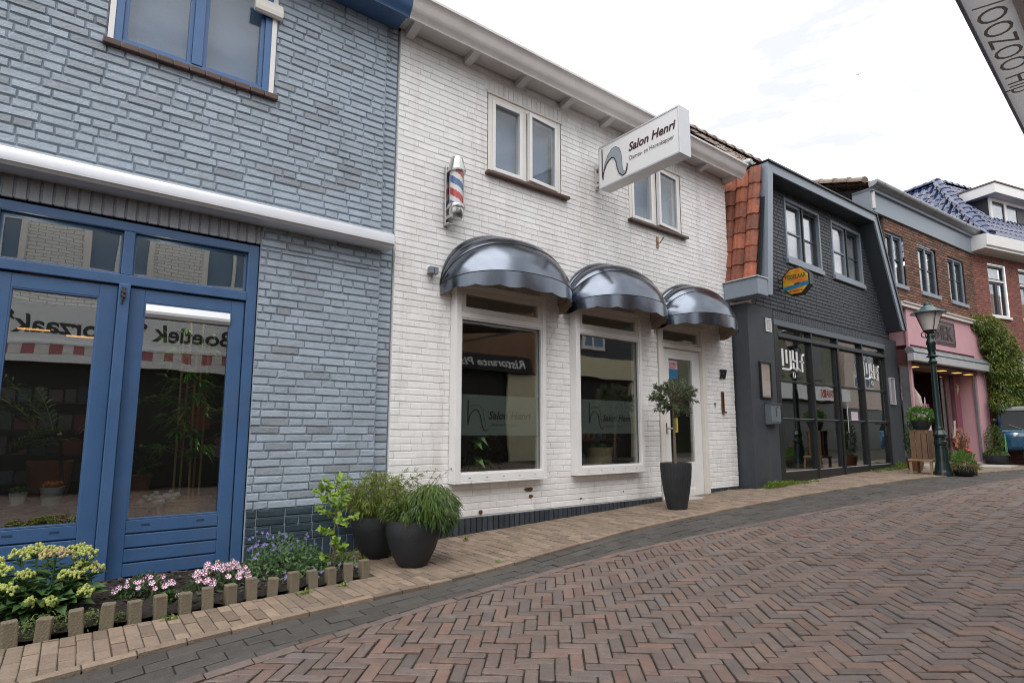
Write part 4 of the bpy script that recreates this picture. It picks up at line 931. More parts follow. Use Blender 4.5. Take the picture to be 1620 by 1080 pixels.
# ------------------------------------------------------------------ the opposite side of the street (seen in the panes)
def house_box(name, label, cat, x0, x1, z1, m, y=-3.0, wins=(), base='dark_shop', zs=2.2):
    t = thing(name, label, cat, ((x0+x1)/2, y, 0))
    q = MB(); q.box(x0, x1, y-6, y, zs, z1); q.build('wall', m, t)
    q = MB(); q.box(x0+.02, x1-.02, y-5.9, y-.12, 0, zs-.002); q.build('shop_front', base, t)
    for u0, u1, z0, zz in wins:
        fo = lambda u, d, z: (u, y+d, z)
        w = MB(); w.frame(fo, u0, u1, z0, zz, .09, .0, .05); w.mbox(fo, (u0+u1)/2-.03, (u0+u1)/2+.03, .0, .045, z0+.09, zz-.09); ww_ = w.build('window', 'cream_paint', t)
        w = MB(); w.mbox(fo, u0+.09, u1-.09, .005, .01, z0+.09, zz-.09); w.build('pane', 'blind', ww_)
    return t
FO = lambda u, d, z: (u, -3.0+d, z)
opp = house_box('opposite_shop', 'white brick boutique across the street with striped awning, seen only mirrored in the blue doors', 'shop', -4, 3.3, 5.6, 'opp_white_brick', wins=[(-1.6, -.9, 3.85, 4.75), (-.12, .95, 3.85, 4.75), (1.80, 2.85, 3.85, 4.75)])
b = MB(); b.mbox(FO, -3.6, 3.0, .0, .25, 2.52, 3.17); bd = b.build('sign_board', 'sign_white', opp)
b = MB(); put_text(b, 'Boetiek \u201cVoorzaak\u201d', lambda u, v, t: FO(2.34-u, .252+t, 2.68+v), 3.46, .30, bold=.025); b.build('lettering', 'ink', bd)
b = MB()
for k in range(40): b.mbox(FO, -3.6+k*.165, -3.6+k*.165+.164, .26, .30, 2.30, 2.47, (k % 2, .5, .5))
b.build('striped_valance', mat('striped cloth', (.75, .73, .71), .8, alt=[(.45, .15, .17)]), opp)
b = MB(); b.mbox(FO, -3.6, 3.0, .0, .31, 2.471, 2.515); b.mbox(FO, -3.6, 3.0, .2, .305, 2.16, 2.295); b.build('awning_bar', 'sign_white', opp)
rs_ = house_box('opposite_restaurant', 'timber clad pizzeria across the street, seen only mirrored in the salon window', 'restaurant', 6.6, 10.35, 5.6, 'cladding', wins=[(6.9, 7.7, 3.35, 4.5)], zs=2.65)
b = MB(); b.mbox(FO, 6.7, 9.95, .0, .12, 2.62, 3.06); bd = b.build('sign_board', 'black', rs_)
b = MB(); put_text(b, 'Ristorante Pizzeria', lambda u, v, t: FO(9.7-u, .122+t, 2.75+v), 2.8, .2, shear=.3, bold=.02); b.build('lettering', 'letter_white', bd)
b = MB(); b.mbox(FO, 9.2, 10.3, -.05, .02, 0, 2.6); b.build('cream_pier', 'cream_wall', rs_)
cr_ = house_box('opposite_cream_house', 'house with cream fascia across the street, seen only mirrored in the second salon window', 'house', 10.4, 15.2, 5.4, 'dark_soffit', wins=[(12.0, 13.0, 3.55, 4.6)], zs=3.3)
b = MB(); b.mbox(FO, 10.4, 15.2, .0, .12, 2.68, 3.33); b.mbox(FO, 10.4, 11.4, -.1, .02, 0, 2.6); b.mbox(FO, 14.2, 15.2, -.1, .02, 0, 2.6); b.build('fascia', 'cream_wall', cr_)
ol = house_box('opposite_olive_house', 'olive brick shop with white fascia across the street, mirrored in the bistro glass', 'shop', 18.5, 28.5, 5.7, 'olive_brick', wins=[], zs=2.4)
for u in (22.6, 24.2, 26.2):
    q = MB(); q.mbox(FO, u, u+.75, -.02, .01, 3.5, 5.0); q.mbox(FO, u-.08, u+.83, .0, .08, 3.40, 3.5); q.build('window', 'dark_shop', ol)
b = MB(); b.mbox(FO, 20, 28.2, .0, .6, 2.42, 3.0); bd = b.build('fascia', 'sign_white', ol)
b = MB(); put_text(b, 'E RESTAURANT', lambda u, v, t: FO(27.3-u, .602+t, 2.56+v), 1.9, .3, bold=.04); b.build('lettering', 'red_sign', bd)
b = MB(); b.prism([(-3.0, 5.7), (-6, 7.6), (-9, 5.7)], lambda y, z: (18.4, y, z), lambda y, z: (28.6, y, z)); b.build('roof', 'orange_tile', ol)
pa = house_box('opposite_pale_house', 'pale rendered house across the street, seen only mirrored in the right bistro panes', 'house', 29.5, 34, 6.2, 'pale_wall', wins=[(30.2, 31.2, 3.2, 5.0), (31.6, 32.6, 3.2, 5.0)])
rd = house_box('opposite_brick_house', 'plain red brick house across the street, seen only mirrored far down the street', 'house', 34.2, 44, 5.6, 'red_house', wins=[(35, 36, 3.3, 4.8), (38, 39, 3.3, 4.8)])

# ------------------------------------------------------------------ grey awning bar overhead, top right
ab = thing('awning', 'grey awning front bar with worn lettering, overhead at the top right', 'awning', (2.0, -2.95, 3.0))
ar = Matrix.Rotation(math.atan2(.109, 1.785), 3, 'Z'); ao = Vector((3.128, .669, 3.0))
AM = lambda u, d, z: tuple(ao+ar @ Vector((u, -d, z)))      # d inwards from the outer edge, towards the opposite side
b = MB(); b.quad(AM(-.75, .0, 0), AM(4.2, .0, 0), AM(4.2, .168, 0), AM(-.75, .168, 0)); fb = b.build('front_band', 'grey_beam', ab, fix=False)
b = MB(); b.mbox(AM, -.75, 4.2, .168, .205, -.012, .05); b.build('inner_rail', 'alu', fb, bevel=.004)
b = MB(); b.mbox(AM, -.75, 4.2, -.006, .008, -.012, .105); b.build('edge_trim', mat('blue grey trim', (.22, .25, .36), .4), fb)
b = MB(); put_text(b, '/OOZOO Hip', lambda u, v, t: AM(.12+u, .03+v, -.003-t), 1.05, .115); b.build('lettering', mat('worn dark lettering', (.37, .365, .365), .6), fb)
b = MB(); b.hexa([AM(-.75, .23, .02), AM(4.2, .23, .02), AM(4.2, 3.6, .5), AM(-.75, 3.6, .5), AM(-.75, .23, .03), AM(4.2, .23, .03), AM(4.2, 3.6, .51), AM(-.75, 3.6, .51)]); b.build('cloth', mat('dark awning cloth', (.05, .03, .035), .9), ab)
b = MB()
for u in (.2, 2.0, 3.9): b.tube([AM(u, .16, .05), AM(u, 3.5, .2)], .025, 8)
b.build('arm', 'alu', ab)

# ------------------------------------------------------------------ dome canopies on the salon
def canopy(name, label, xc, a, z0, r):
    t = thing(name, label, 'canopy', (xc, D-.012, z0), group='mirror grey dome canopies over the salon openings')
    hoops = [radians(k) for k in (2, 16, 40, 80)]; n = 40
    def P(i, k, s=1.): 
        th = pi*k/n; x = -a*math.copysign(abs(cos(th))**.86, cos(th)); h = r*sin(th)**.92 if 0 < k < n else 0
        return (xc+x*s, D-.012-h*sin(hoops[i])*s-.004, z0+h*cos(hoops[i])*s)
    q = MB()
    for i in range(3):
        sub = 4; vs = []
        for j in range(sub+1):
            f = j/sub; bul = .035*sin(pi*f)*1.0
            for k in range(n+1):
                A, B = Vector(P(i, k)), Vector(P(i+1, k)); p = A.lerp(B, f); nn = p-Vector((xc, D, z0)); nn.normalize()
                vs.append(p+nn*bul*sin(pi*k/n))
        m = n+1; q.add(vs, [(j*m+k, j*m+k+1, (j+1)*m+k+1, (j+1)*m+k) for j in range(sub) for k in range(n)])
    q.build('dome', 'chrome_vinyl', t, fix=False, smooth=35)
    q = MB(); vs = []; m = 8*n+1
    for row in range(2):
        for k in range(m):
            kk = k/8; th = pi*kk/n; h = r*sin(th)**.92 if 0 < k < m-1 else 0; x = -a*math.copysign(abs(cos(th))**.86, cos(th))
            y, z = -h*sin(hoops[3])-.006, h*cos(hoops[3])
            if row: z = min(z, .05)-.100-.020*abs(sin(pi*kk/n*9)); y -= .006
            vs.append((xc+x, D-.012+y, z0+z))
    q.add(vs, [(k, k+1, m+k+1, m+k) for k in range(m-1)]); q.build('valance', 'chrome_vinyl', t, fix=False, smooth=60)
    q = MB(); q.add([(x, y+.012, z) for x, y, z in vs], [(k, m+k, m+k+1, k+1) for k in range(m-1)])
    vs = []
    for i in range(4):
        for k in range(n+1): p = Vector(P(i, k, .975)); vs.append(p)
    mm = n+1; q.add(vs, [(i*mm+k, (i+1)*mm+k, (i+1)*mm+k+1, i*mm+k+1) for i in range(3) for k in range(n)]); q.build('lining', 'vinyl_back', t, fix=False, smooth=50)
    for i in (1, 2, 3):
        q = MB(); q.tube([P(i, k, 1.003) for k in range(n+1)], .0045, 5); q.build('piping', 'dark_metal', t, smooth=60)
    for i in range(4):
        q = MB(); q.tube([P(i, k, .985) for k in range(n+1)], .009, 6); q.build('hoop', 'zinc', t, smooth=60)
    return t
canopy('dome_canopy', 'mirror grey dome canopy over the left salon window, below the barber pole', 3.475, .775, 2.42, .575)
canopy('dome_canopy', 'mirror grey dome canopy over the middle salon window with the wicker basket', 5.085, .775, 2.43, .575)
canopy('dome_canopy', 'mirror grey dome canopy over the salon door', 6.66, .75, 2.44, .565)

# ------------------------------------------------------------------ barber pole
bp = thing('barber_pole', 'chrome barber pole with red white and blue stripes on the white wall', 'barber pole', (2.80, D-.13, 3.0))
bx, by = 2.80, D-.135
b = MB(); b.mbox(F, 2.80-.075, 2.80-.03, .010, .05, 3.02, 3.62); b.mbox(F, 2.80-.07, 2.80-.0, .01, .14, 3.065, 3.10); b.mbox(F, 2.80-.07, 2.80+.0, .01, .14, 3.55, 3.575); b.mbox(F, 2.725, 2.785, .01, .10, 3.01, 3.03); b.build('mount', 'steel', bp, bevel=.006)
b = MB(); b.lathe([(.0, 0), (.055, .006), (.072, .03), (.075, .10), (.086, .105), (.090, .12), (.086, .14), (.072, .15)], (bx, by, 3.06), 32); b.build('base_cup', 'steel', bp, smooth=35)
b = MB(); b.lathe([(.072, .0), (.086, .005), (.090, .02), (.088, .04), (.078, .05), (.078, .075), (.070, .082), (.066, .13), (.058, .155), (.03, .165), (0, .166)], (bx, by, 3.535), 32); b.build('top_cap', 'steel', bp, smooth=35)
for mname, i0, wd in (('letter_white', None, 0), ('stripe_red', 0, .28), ('stripe_blue', .5, .28)):
    q = MB(); n = 48; rows = 40
    rr_ = .066 if i0 is None else .0665
    vs = []; fs = []
    for j in range(rows+1):
        for k in range(n): vs.append((bx+rr_*cos(2*pi*k/n), by+rr_*sin(2*pi*k/n), 3.205+.335*j/rows))
    for j in range(rows):
        for k in range(n):
            ph_ = (j/rows*1.30+k/n*1.0+.16) % 1.0
            if i0 is None or (ph_-i0) % 1.0 < wd: fs.append((j*n+k, j*n+(k+1) % n, (j+1)*n+(k+1) % n, (j+1)*n+k))
    q.add(vs, fs); q.build('drum' if i0 is None else 'stripe', mname, bp, fix=False, smooth=60)
b = MB(); b.lathe([(.073, 0), (.073, .34)], (bx, by, 3.20), 32); b.build('glass_tube', glassmat('clear tube', (.95, .95, .95), .05, 0), bp, smooth=60)

# ------------------------------------------------------------------ projecting salon sign
sg = thing('salon_sign', 'white projecting box sign lettered Salon Henri with a swirling h emblem', 'sign', (4.89, 4.62, 3.9))
b = MB(); b.box(4.803, 4.985, 3.435, 4.60, 3.905, 4.435); b.build('box', 'sign_white', sg, bevel=.008)
b = MB()
for z0, z1 in ((3.903, 3.925), (4.418, 4.438)): b.box(4.797, 4.812, 3.43, 4.605, z0, z1)
for y0, y1 in ((3.430, 3.445), (4.592, 4.606)): b.box(4.798, 4.811, y0, y1, 3.92, 4.42)
b.box(4.80, 4.988, 3.428, 3.436, 3.90, 4.44); b.build('edge_trim', 'alu', sg, bevel=.003)
FS = lambda u, v, t: (4.802-t, 4.60-u, 3.905+v)
b = MB(); put_text(b, 'Salon Henri', lambda u, v, t: FS(.47+u, .295+v, t), .655, .096, shear=.22, bold=.028)
put_text(b, 'Dames- en Herenkapper', lambda u, v, t: FS(.48+u, .185+v, t), .62, .05)
b.add([FS(*p, .002) for p in ((.045, .13), (.062, .13), (.062, .49), (.045, .49))], [(0, 1, 2, 3)])
b.build('lettering', 'maroon', sg, fix=False)
outer = [(.075, .22), (.10, .30), (.15, .385), (.21, .435), (.27, .44), (.325, .40), (.355, .33), (.365, .24), (.37, .14), (.39, .085), (.42, .085), (.435, .13), (.44, .17)]
inner = [(.068, .16), (.085, .21), (.12, .27), (.165, .31), (.21, .325), (.25, .305), (.275, .25), (.29, .17), (.32, .09), (.37, .045), (.42, .055), (.44, .10), (.447, .16)]
b = MB(); n = len(outer); b.add([FS(*p, .0015) for p in outer+inner], [(k, k+1, n+k+1, n+k) for k in range(n-1)]); b.build('emblem', 'logo_grey', sg, fix=False)
b = MB(); b.tube([FS(*p, .002) for p in [(.062, .10)]+inner], .007, 6); b.tube([FS(*p, .0015) for p in outer], .003, 4); b.build('emblem_line', 'maroon', sg)
b = MB(); b.mbox(F, 4.865, 4.925, .010, .03, 3.96, 4.30); b.box(4.86, 4.93, 4.60, D-.01, 3.99, 4.03); b.box(4.86, 4.93, 4.60, D-.01, 4.22, 4.26); br_ = b.build('bracket', 'gutter_white', sg, bevel=.004)
for z in (4.0, 4.06, 4.2, 4.27): b = MB(); b.ball(F(4.895, .034, z), .012); b.build('bolt', 'rust', br_)

# ------------------------------------------------------------------ small fittings on the salon wall
t = thing('wall_spotlight', 'small twin grey spotlight on the white wall left of the first canopy', 'wall light', (2.585, D-.05, 2.49))
b = MB(); b.mbox(F, 2.555, 2.625, .010, .035, 2.50, 2.55); b.tube([F(2.585, .02, 2.50), F(2.585, .03, 2.46), F(2.575, .02, 2.435)], .006, 6); b.build('mount', 'gutter_white', t, bevel=.003)
for u in (2.548, 2.596):
    b = MB(); b.mbox(F, u, u+.043, .035, .095, 2.492, 2.558); b.build('lamp_head', 'grey_box', t, bevel=.004)
b = MB(); put_text(b, '37', lambda u, v, t: F(7.36+u, .035+t, 1.78+v), .16, .125, bold=.035)
tag(b.build('house_number', 'dark_metal', origin=(7.43, D, 1.78)), 'black metal house number 37 on the white wall right of the door', 'house number')
nb = bpy.data.objects['house_number']; so = nb.modifiers.new('Solidify', 'SOLIDIFY'); so.thickness = .02
t = thing('letter_plate', 'narrow rusty brown letter plate on the white wall below the house number', 'letter slot', (7.42, D, 1.28))
b = MB(); b.mbox(F, 7.375, 7.44, .010, .024, 1.29, 1.585); b.build('plate', 'rust', t, bevel=.004)
b = MB(); b.mbox(F, 7.40, 7.415, .024, .03, 1.36, 1.55); b.build('slot', 'black', t)
b = MB(); b.mbox(F, 7.375, 7.45, .010, .05, 1.275, 1.30); b.build('lip', 'brown_tile', t, bevel=.004)
b = MB(); b.mbox(F, 7.20, 7.225, .010, .025, 1.38, 1.42); b.tube([F(7.212, .02, 1.38), F(7.212, .022, 1.345)], .004, 5)
tag(b.build('door_bell', 'grey_box', origin=(7.21, D, 1.4), bevel=.003), 'tiny grey bell push on the white wall left of the letter plate', 'door bell')
b = MB(); b.tube([F(6.04, .012, 3.55), F(6.04, .05, 3.52), F(6.06, .11, 3.60)], .010, 6); b.mbox(F, 6.02, 6.06, .01, .02, 3.46, 3.62)
tag(b.build('wall_hook', 'wood_pale', origin=(6.04, D, 3.46)), 'small yellowed hook on the white wall under the right upper window', 'hook')
random.seed(77)
rr = random.Random(5)
for (u, v, su, sv) in ((3.80, .405, .055, .022), (3.83, .335, .03, .018), (3.20, .225, .028, .022), (5.25, .30, .012, .009), (4.55, .265, .02, .008), (6.0, 3.02, .01, .006)):
    b = MB(); b.add([F(u+su*cos(2*pi*k/11)*rr.uniform(.7, 1.25), .0135, v+sv*sin(2*pi*k/11)*rr.uniform(.7, 1.2)) for k in range(11)], [tuple(range(11))]); b.build('chipped_patch', 'rust', wwall, fix=False)

# ------------------------------------------------------------------ bistro fittings
t = thing('wall_vent', 'white louvred vent on the dark pier', 'vent', (8.33, YW, 2.54))
b = MB(); b.frame(FW, 8.255, 8.42, 2.535, 2.745, .014, 0, .014); b.mbox(FW, 8.255, 8.42, 0, .003, 2.535, 2.745); b.build('frame', 'sign_white', t)
b = MB()
for k in range(6): z = 2.553+k*.031; b.hexa([FW(8.27, .014, z), FW(8.405, .014, z), FW(8.405, .003, z+.012), FW(8.27, .003, z+.012), FW(8.27, .016, z+.004), FW(8.405, .016, z+.004), FW(8.405, .005, z+.016), FW(8.27, .005, z+.016)])
b.build('louvre', 'sign_white', t)
def case(label, u0, u1, z0, z1, fm, pm):
    t = thing('poster_case', label, 'poster case', ((u0+u1)/2, YW, z0))
    b = MB(); b.frame(FW, u0, u1, z0, z1, .02, 0, .035); b.build('frame', fm, t, bevel=.003)
    b = MB(); b.mbox(FW, u0+.02, u1-.02, .002, .012, z0+.02, z1-.02); b.build('poster', pm, t)
    pane('pane', glassmat('case glass', (.95, .95, .95), .04, 0), t, FW, u0+.02, u1-.02, z0+.02, z1-.02, .022)
case('black framed poster case with a faded paper on the left dark pier', 8.00, 8.31, 1.505, 2.055, 'black', 'paper')
case('white framed poster case with a pale pink paper on the right dark pier', 12.87, 13.10, 1.56, 2.10, 'alu', 'paper_pink')
t = thing('mailbox', 'grey metal mailbox on the dark pier below the poster case', 'mailbox', (8.26, YW, 1.10))
b = MB(); mb_ = [(0, 1.13), (.03, 1.115), (.065, 1.115), (.095, 1.135), (.105, 1.165), (.10, 1.42), (0, 1.43)]; b.prism(mb_, lambda d, z: (8.11, YW-d, z), lambda d, z: (8.375, YW-d, z)); b.build('body', 'grey_box', t, bevel=.004)
b = MB(); b.hexa([FW(8.105, 0, 1.432), FW(8.38, 0, 1.432), FW(8.38, .115, 1.415), FW(8.105, .115, 1.415), FW(8.105, 0, 1.445), FW(8.38, 0, 1.445), FW(8.38, .115, 1.428), FW(8.105, .115, 1.428)]); b.build('lid', 'steel', t)
b = MB(); 
for z in (1.24, 1.285, 1.33): b.mbox(FW, 8.235, 8.252, .099, .107, z, z+.03)
b.mbox(FW, 8.27, 8.31, .098, .105, 1.375, 1.382); b.build('window_slot', 'black', t)
# octagonal beer sign
ts = thing('beer_sign', 'octagonal orange projecting sign lettered Tesselaar above the bistro window', 'sign', (8.77, 4.44, 3.33))
TX, ty, tz, tr = 8.70, 4.20, 3.335, .235
oct_ = [(ty+tr*cos(pi/8+k*pi/4), tz+tr*sin(pi/8+k*pi/4)) for k in range(8)]
oct2 = [(ty+(y-ty)*.90, tz+(z-tz)*.90) for y, z in oct_]
b = MB(); b.prism(oct_, lambda y, z: (TX, y, z), lambda y, z: (TX+.11, y, z)); b.build('box', 'black', ts, bevel=.004)
def oct_mat():
    m, t = new_mat('orange yellow sign print'); l = t.links.new
    o = N(t, 'ShaderNodeOutputMaterial'); p = N(t, 'ShaderNodeBsdfPrincipled'); p.inputs['Roughness'].default_value = .3
    c = N(t, 'ShaderNodeTexCoord'); n1 = N(t, 'ShaderNodeTexNoise'); n1.inputs['Scale'].default_value = 7; l(c.outputs['Object'], n1.inputs[0])
    r = N(t, 'ShaderNodeValToRGB'); r.color_ramp.elements[0].position = .38; r.color_ramp.elements[0].color = (.60, .17, .03, 1); r.color_ramp.elements[1].position = .6; r.color_ramp.elements[1].color = (.62, .42, .04, 1)
    l(n1.outputs[0], r.inputs[0]); l(r.outputs[0], p.inputs[0]); l(p.outputs[0], o.inputs[0]); return m
b = MB(); b.prism(oct2, lambda y, z: (TX-.004, y, z), lambda y, z: (TX+.002, y, z)); b.build('face', oct_mat(), ts)
FT = lambda u, v, t: (TX-.005-t, ty-u, tz+v)
b = MB(); put_text(b, 'TESSELAAR', lambda u, v, t: FT(-.165+u, .045+v+u*.0, t), .33, .062, bold=.02); b.build('lettering', mat('green lettering', (.03, .14, .02), .5), ts)
b = MB(); b.add([FT(*p, .001) for p in ((-.205, -.075), (-.10, -.06), (.02, -.055), (.12, -.03), (.2, -.035), (.2, -.09), (.10, -.10), (-.02, -.115), (-.12, -.125), (-.195, -.115))], [tuple(range(10))]); b.build('wave_band', mat('blue wave print', (.02, .18, .33), .4), ts)
b = MB(); put_text(b, 'HET BIER VAN NU', lambda u, v, t: FT(-.10+u, -.165+v, t), .2, .022, bold=.02)
b.add([FT(*p, .0025) for p in ((-.02, -.058), (.06, -.05), (.07, -.035), (.02, -.03), (-.03, -.045))], [(0, 1, 2, 3, 4)]); b.build('lettering', 'maroon', ts)
b = MB()
for z in (3.27, 3.40): b.box(8.74, 8.765, 4.40, YW-.005, z, z+.02); b.mbox(FW, 8.72, 8.79, .008, .018, z-.02, z+.04)
b.build('bracket', 'dark_metal', ts)

# ------------------------------------------------------------------ street lamp
lm = thing('street_lamp', 'dark green cast iron street lamp with a frosted lantern before the pink shop', 'street lamp', (11.60, 3.345, .286))
lc = (11.60, 3.345, .283)
b = MB(); b.lathe([(.135, 0), (.135, .05), (.12, .08), (.115, .12), (.105, .16), (.10, .20), (.088, .24), (.082, .48), (.078, .50), (.094, .515), (.098, .545), (.094, .575), (.076, .59), (.074, .64), (.092, .655), (.096, .69), (.085, .71), (.075, .735), (.062, .76), (.068, .78), (.062, .80), (.052, .83), (.045, 1.6), (.041, 1.88), (.06, 1.90), (.065, 1.93), (.05, 1.95), (.042, 1.99), (.085, 2.005), (.09, 2.02), (.06, 2.04), (.05, 2.10), (.065, 2.14), (.06, 2.20), (.075, 2.235), (.07, 2.28), (.05, 2.32), (.055, 2.37), (.045, 2.41), (.085, 2.44), (.10, 2.465), (.02, 2.47)], lc, 28); b.build('post', 'lamp_green', lm, smooth=35)
b = MB()
for k in range(12): a = 2*pi*k/12; b.tube([(lc[0]+.081*cos(a), lc[1]+.081*sin(a), lc[2]+.25), (lc[0]+.077*cos(a), lc[1]+.077*sin(a), lc[2]+.48)], .012, 6)
b.build('fluting', 'lamp_green', lm, smooth=60)
b = MB()
for k in range(4):
    a = pi/4+k*pi/2; c, s = cos(a), sin(a); pt = lambda r, z: (lc[0]+r*c, lc[1]+r*s, lc[2]+z)
    b.tube([pt(.05, 2.36), pt(.10, 2.345), pt(.14, 2.37), pt(.14, 2.42), pt(.10, 2.455), pt(.07, 2.47)], .009, 6)
    b.tube([pt(.09, 2.47), pt(.125, 2.52), pt(.215, 2.77)], .007, 6)
b.build('lantern_frame', 'lamp_green', lm, smooth=60)
b = MB(); b.lathe([(.10, 2.475), (.105, 2.49), (.185, 2.765), (.18, 2.77), (.10, 2.77)], lc, 28); b.build('lamp_glass', 'lamp_glass', lm, smooth=40)
b = MB(); b.lathe([(.262, 2.765), (.266, 2.775), (.25, 2.79), (.19, 2.815), (.13, 2.85), (.09, 2.885), (.075, 2.905), (.05, 2.91), (.055, 2.93), (.05, 2.955), (0, 2.965)], lc, 32); b.build('lamp_cap', mat('lamp cap green grey', (.07, .12, .125), .3, metal=.3, coat=.2), lm, smooth=35)

# ------------------------------------------------------------------ stakes edging the flower bed
rk = random.Random(9)
LBL = ['mossy concrete edging stake at the far left, below the stonecrop', 'mossy concrete stake second from the left, below the stonecrop', 'mossy concrete stake third from the left, beside bare bark', 'mossy concrete stake fourth from the left, beside bare bark', 'mossy concrete stake fifth from the left, in front of dark bark', 'mossy concrete stake sixth from the left, by the lowest striped petunia', 'mossy concrete stake seventh from the left, before the gap between both petunias', 'mossy concrete stake eighth from the left, in front of the right petunia', 'mossy concrete stake ninth from the left, in front of the right petunia', 'brownish stake tenth from the left, between petunia and bellflowers', 'mossy stake before the left side of the bellflowers', 'mossy stake before the middle of the bellflowers', 'mossy stake before the right side of the bellflowers', 'mossy stake at the foot of the lime green sapling', 'brown stake just right of the sapling stem', 'brown wooden looking stake at the right end of the bed']
base = None
for k, X in enumerate([-.165, -.045, .083, .206, .322, .438, .556, .672, .793, .908, 1.030, 1.160, 1.285, 1.408, 1.530, 1.650]):
    if base is None:
        b = MB(); b.box(-.030, .030, -.028, .028, -.06, .106, (.5, .5, .5)); base = o = b.build('edging_stake', 'concrete', bevel=.006)
    else: o = base.copy(); COL.objects.link(o)
    o.location = (X, bedline(X)+.012, g(X)+.014+rk.uniform(-.012, .012)); o.rotation_euler = (rk.uniform(-.06, .06), rk.uniform(-.07, .07), rk.uniform(-.2, .2))
    tag(o, LBL[k], 'edging stake', 'stakes edging the flower bed')

# ------------------------------------------------------------------ plants
def foliage_ball(mb, c, R, n, L_, W_, rr, squash=1., shell_=.35, droop=.15, up=.0, lim=None):
    c = Vector(c)
    for _ in range(n):
        v = rvec(rr); v = v.normalized()*(v.length**shell_); p = c+Vector((v.x*R, v.y*R, v.z*R*squash))
        d = (v+rvec(rr)*.7+Vector((0, 0, up))).normalized(); l = L_*rr.uniform(.6, 1.25)
        if lim and not lim(p): continue
        mb.leaf(p, d, v+rvec(rr)*.6, l, W_*rr.uniform(.7, 1.2), (min(1, max(0, .5+v.z*.35+rr.uniform(-.35, .35))), rr.random(), 0), droop)
def pot(name, t, c, prof, m, rim=.02): q = MB(); q.lathe(prof, c, 40); return q.build(name, m, t, smooth=35)
def bamboo_pot(label, c, s, seed, light, n):
    rr = random.Random(seed); t = thing('potted_bamboo', label, 'potted plant', c, group='black pots with bushy bamboo by the house corner')
    H = .33*s
    pr = [(.0, 0), (.105*s, .0), (.118*s, .015*s), (.17*s, .12*s), (.20*s, .22*s), (.205*s, .28*s), (.198*s, .33*s), (.182*s, .333*s), (.18*s, .30*s), (0, .29*s)]
    pot('pot', t, c, pr, 'pot_dark')
    q = MB(); q.lathe([(.178*s, .295*s), (.0, .30*s)], c, 24); q.build('soil', 'soil', t)
    q = MB(); st_ = MB(); top = Vector(c)+Vector((.02, -.02, H))
    for k in range(70 if not light else 60):
        a = rr.uniform(0, 2*pi); r0 = rr.uniform(0, .12)*s; ln = rr.uniform(.22, .40)*s*(1.12 if light else .62); lean = rr.uniform(.05, .85)
        d = Vector((cos(a)*lean, sin(a)*lean, 1)).normalized(); p = top+Vector((cos(a)*r0, sin(a)*r0, -.03)); pts = [p.copy()]; dd = d.copy()
        for i in range(7):
            p = p+dd*ln/7; dd = (dd+Vector((cos(a)*.08, sin(a)*.08, -.12*lean*1.5))).normalized(); pts.append(p.copy())
        st_.tube(pts, [.0028*(1-i/9) for i in range(8)], 4)
        for i in range(1, 8):
            for _ in range(n):
                v = rvec(rr); dl = (dd+v*1.1+Vector((0, 0, -.25))).normalized()
                q.leaf(pts[i]+rvec(rr)*.012, dl, Vector((0, 0, 1))+rvec(rr)*.6, rr.uniform(.035, .075)*s, rr.uniform(.006, .010)*s, (min(1, max(0, rr.gauss(.35 if i < 6 else .6, .25))), 0, 0), .35)
    for k in range(7):                             # thin sprays that stick out
        a = rr.uniform(0, 2*pi); p = top.copy(); d = Vector((cos(a)*.5, sin(a)*.5, 1)).normalized(); pts = [p.copy()]
        for i in range(8): p = p+d*.065*s; d = (d+Vector((cos(a)*.09, sin(a)*.09, -.05))).normalized(); pts.append(p.copy())
        st_.tube(pts, .0016, 4)
        for i in range(5, 9):
            for _ in range(4): q.leaf(pts[i], (d+rvec(rr)*.9).normalized(), rvec(rr), rr.uniform(.02, .04)*s, .006*s, (rr.uniform(.5, 1), 0, 0), .3)
    cc = top+(Vector((-.02, .0, .12)) if light else Vector((.085, -.05, .085)))
    for k in range(1500 if light else 2600):
        v = rvec(rr); v = v.normalized()*v.length**.5; p = cc+Vector((v.x*(.185 if light else .215), v.y*.18, v.z*(.20 if light else .19)))
        if p.z < c[2]+H*.98 and (p-top).xy.length < .19*s: continue
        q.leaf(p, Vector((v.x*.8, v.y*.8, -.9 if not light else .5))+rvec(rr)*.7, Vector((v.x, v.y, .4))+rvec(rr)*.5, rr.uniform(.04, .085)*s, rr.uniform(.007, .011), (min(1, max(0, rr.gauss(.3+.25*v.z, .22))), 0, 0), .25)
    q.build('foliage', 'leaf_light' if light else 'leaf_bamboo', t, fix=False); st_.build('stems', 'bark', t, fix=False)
bamboo_pot('black round pot with lush drooping green bamboo, the front one of the pair', (2.075, 3.975, .012), 1.0, 5, False, 8)
bamboo_pot('black pot with lighter yellow green bamboo standing behind the bushier pot', (1.985, 4.42, .012), .98, 6, True, 7)

# olive tree by the salon door
ot = thing('potted_olive_tree', 'ball shaped olive tree on a thin stem in a tall dark pot', 'potted tree', (5.585, 4.22, .12))
oc = (5.585, 4.22, .120)
b = MB(); n = 72
pr = [(.0, 0), (.105, 0), (.112, .01), (.148, .19), (.172, .36), (.180, .48), (.179, .525), (.164, .528), (.162, .48), (0, .47)]
vs = []
for r, z in pr:
    for j in range(n):
        a = 2*pi*j/n; rr_ = r*(1-.02*(j % 2)) if .02 < z < .52 and r > .17*.66 else r; vs.append((oc[0]+rr_*cos(a), oc[1]+rr_*sin(a), oc[2]+z))
b.add(vs, [(i*n+j, i*n+(j+1) % n, (i+1)*n+(j+1) % n, (i+1)*n+j) for i in range(len(pr)-1) for j in range(n)]+[tuple(range(n))[::-1], tuple(range((len(pr)-1)*n, len(pr)*n))]); b.build('pot', 'pot_dark', ot)
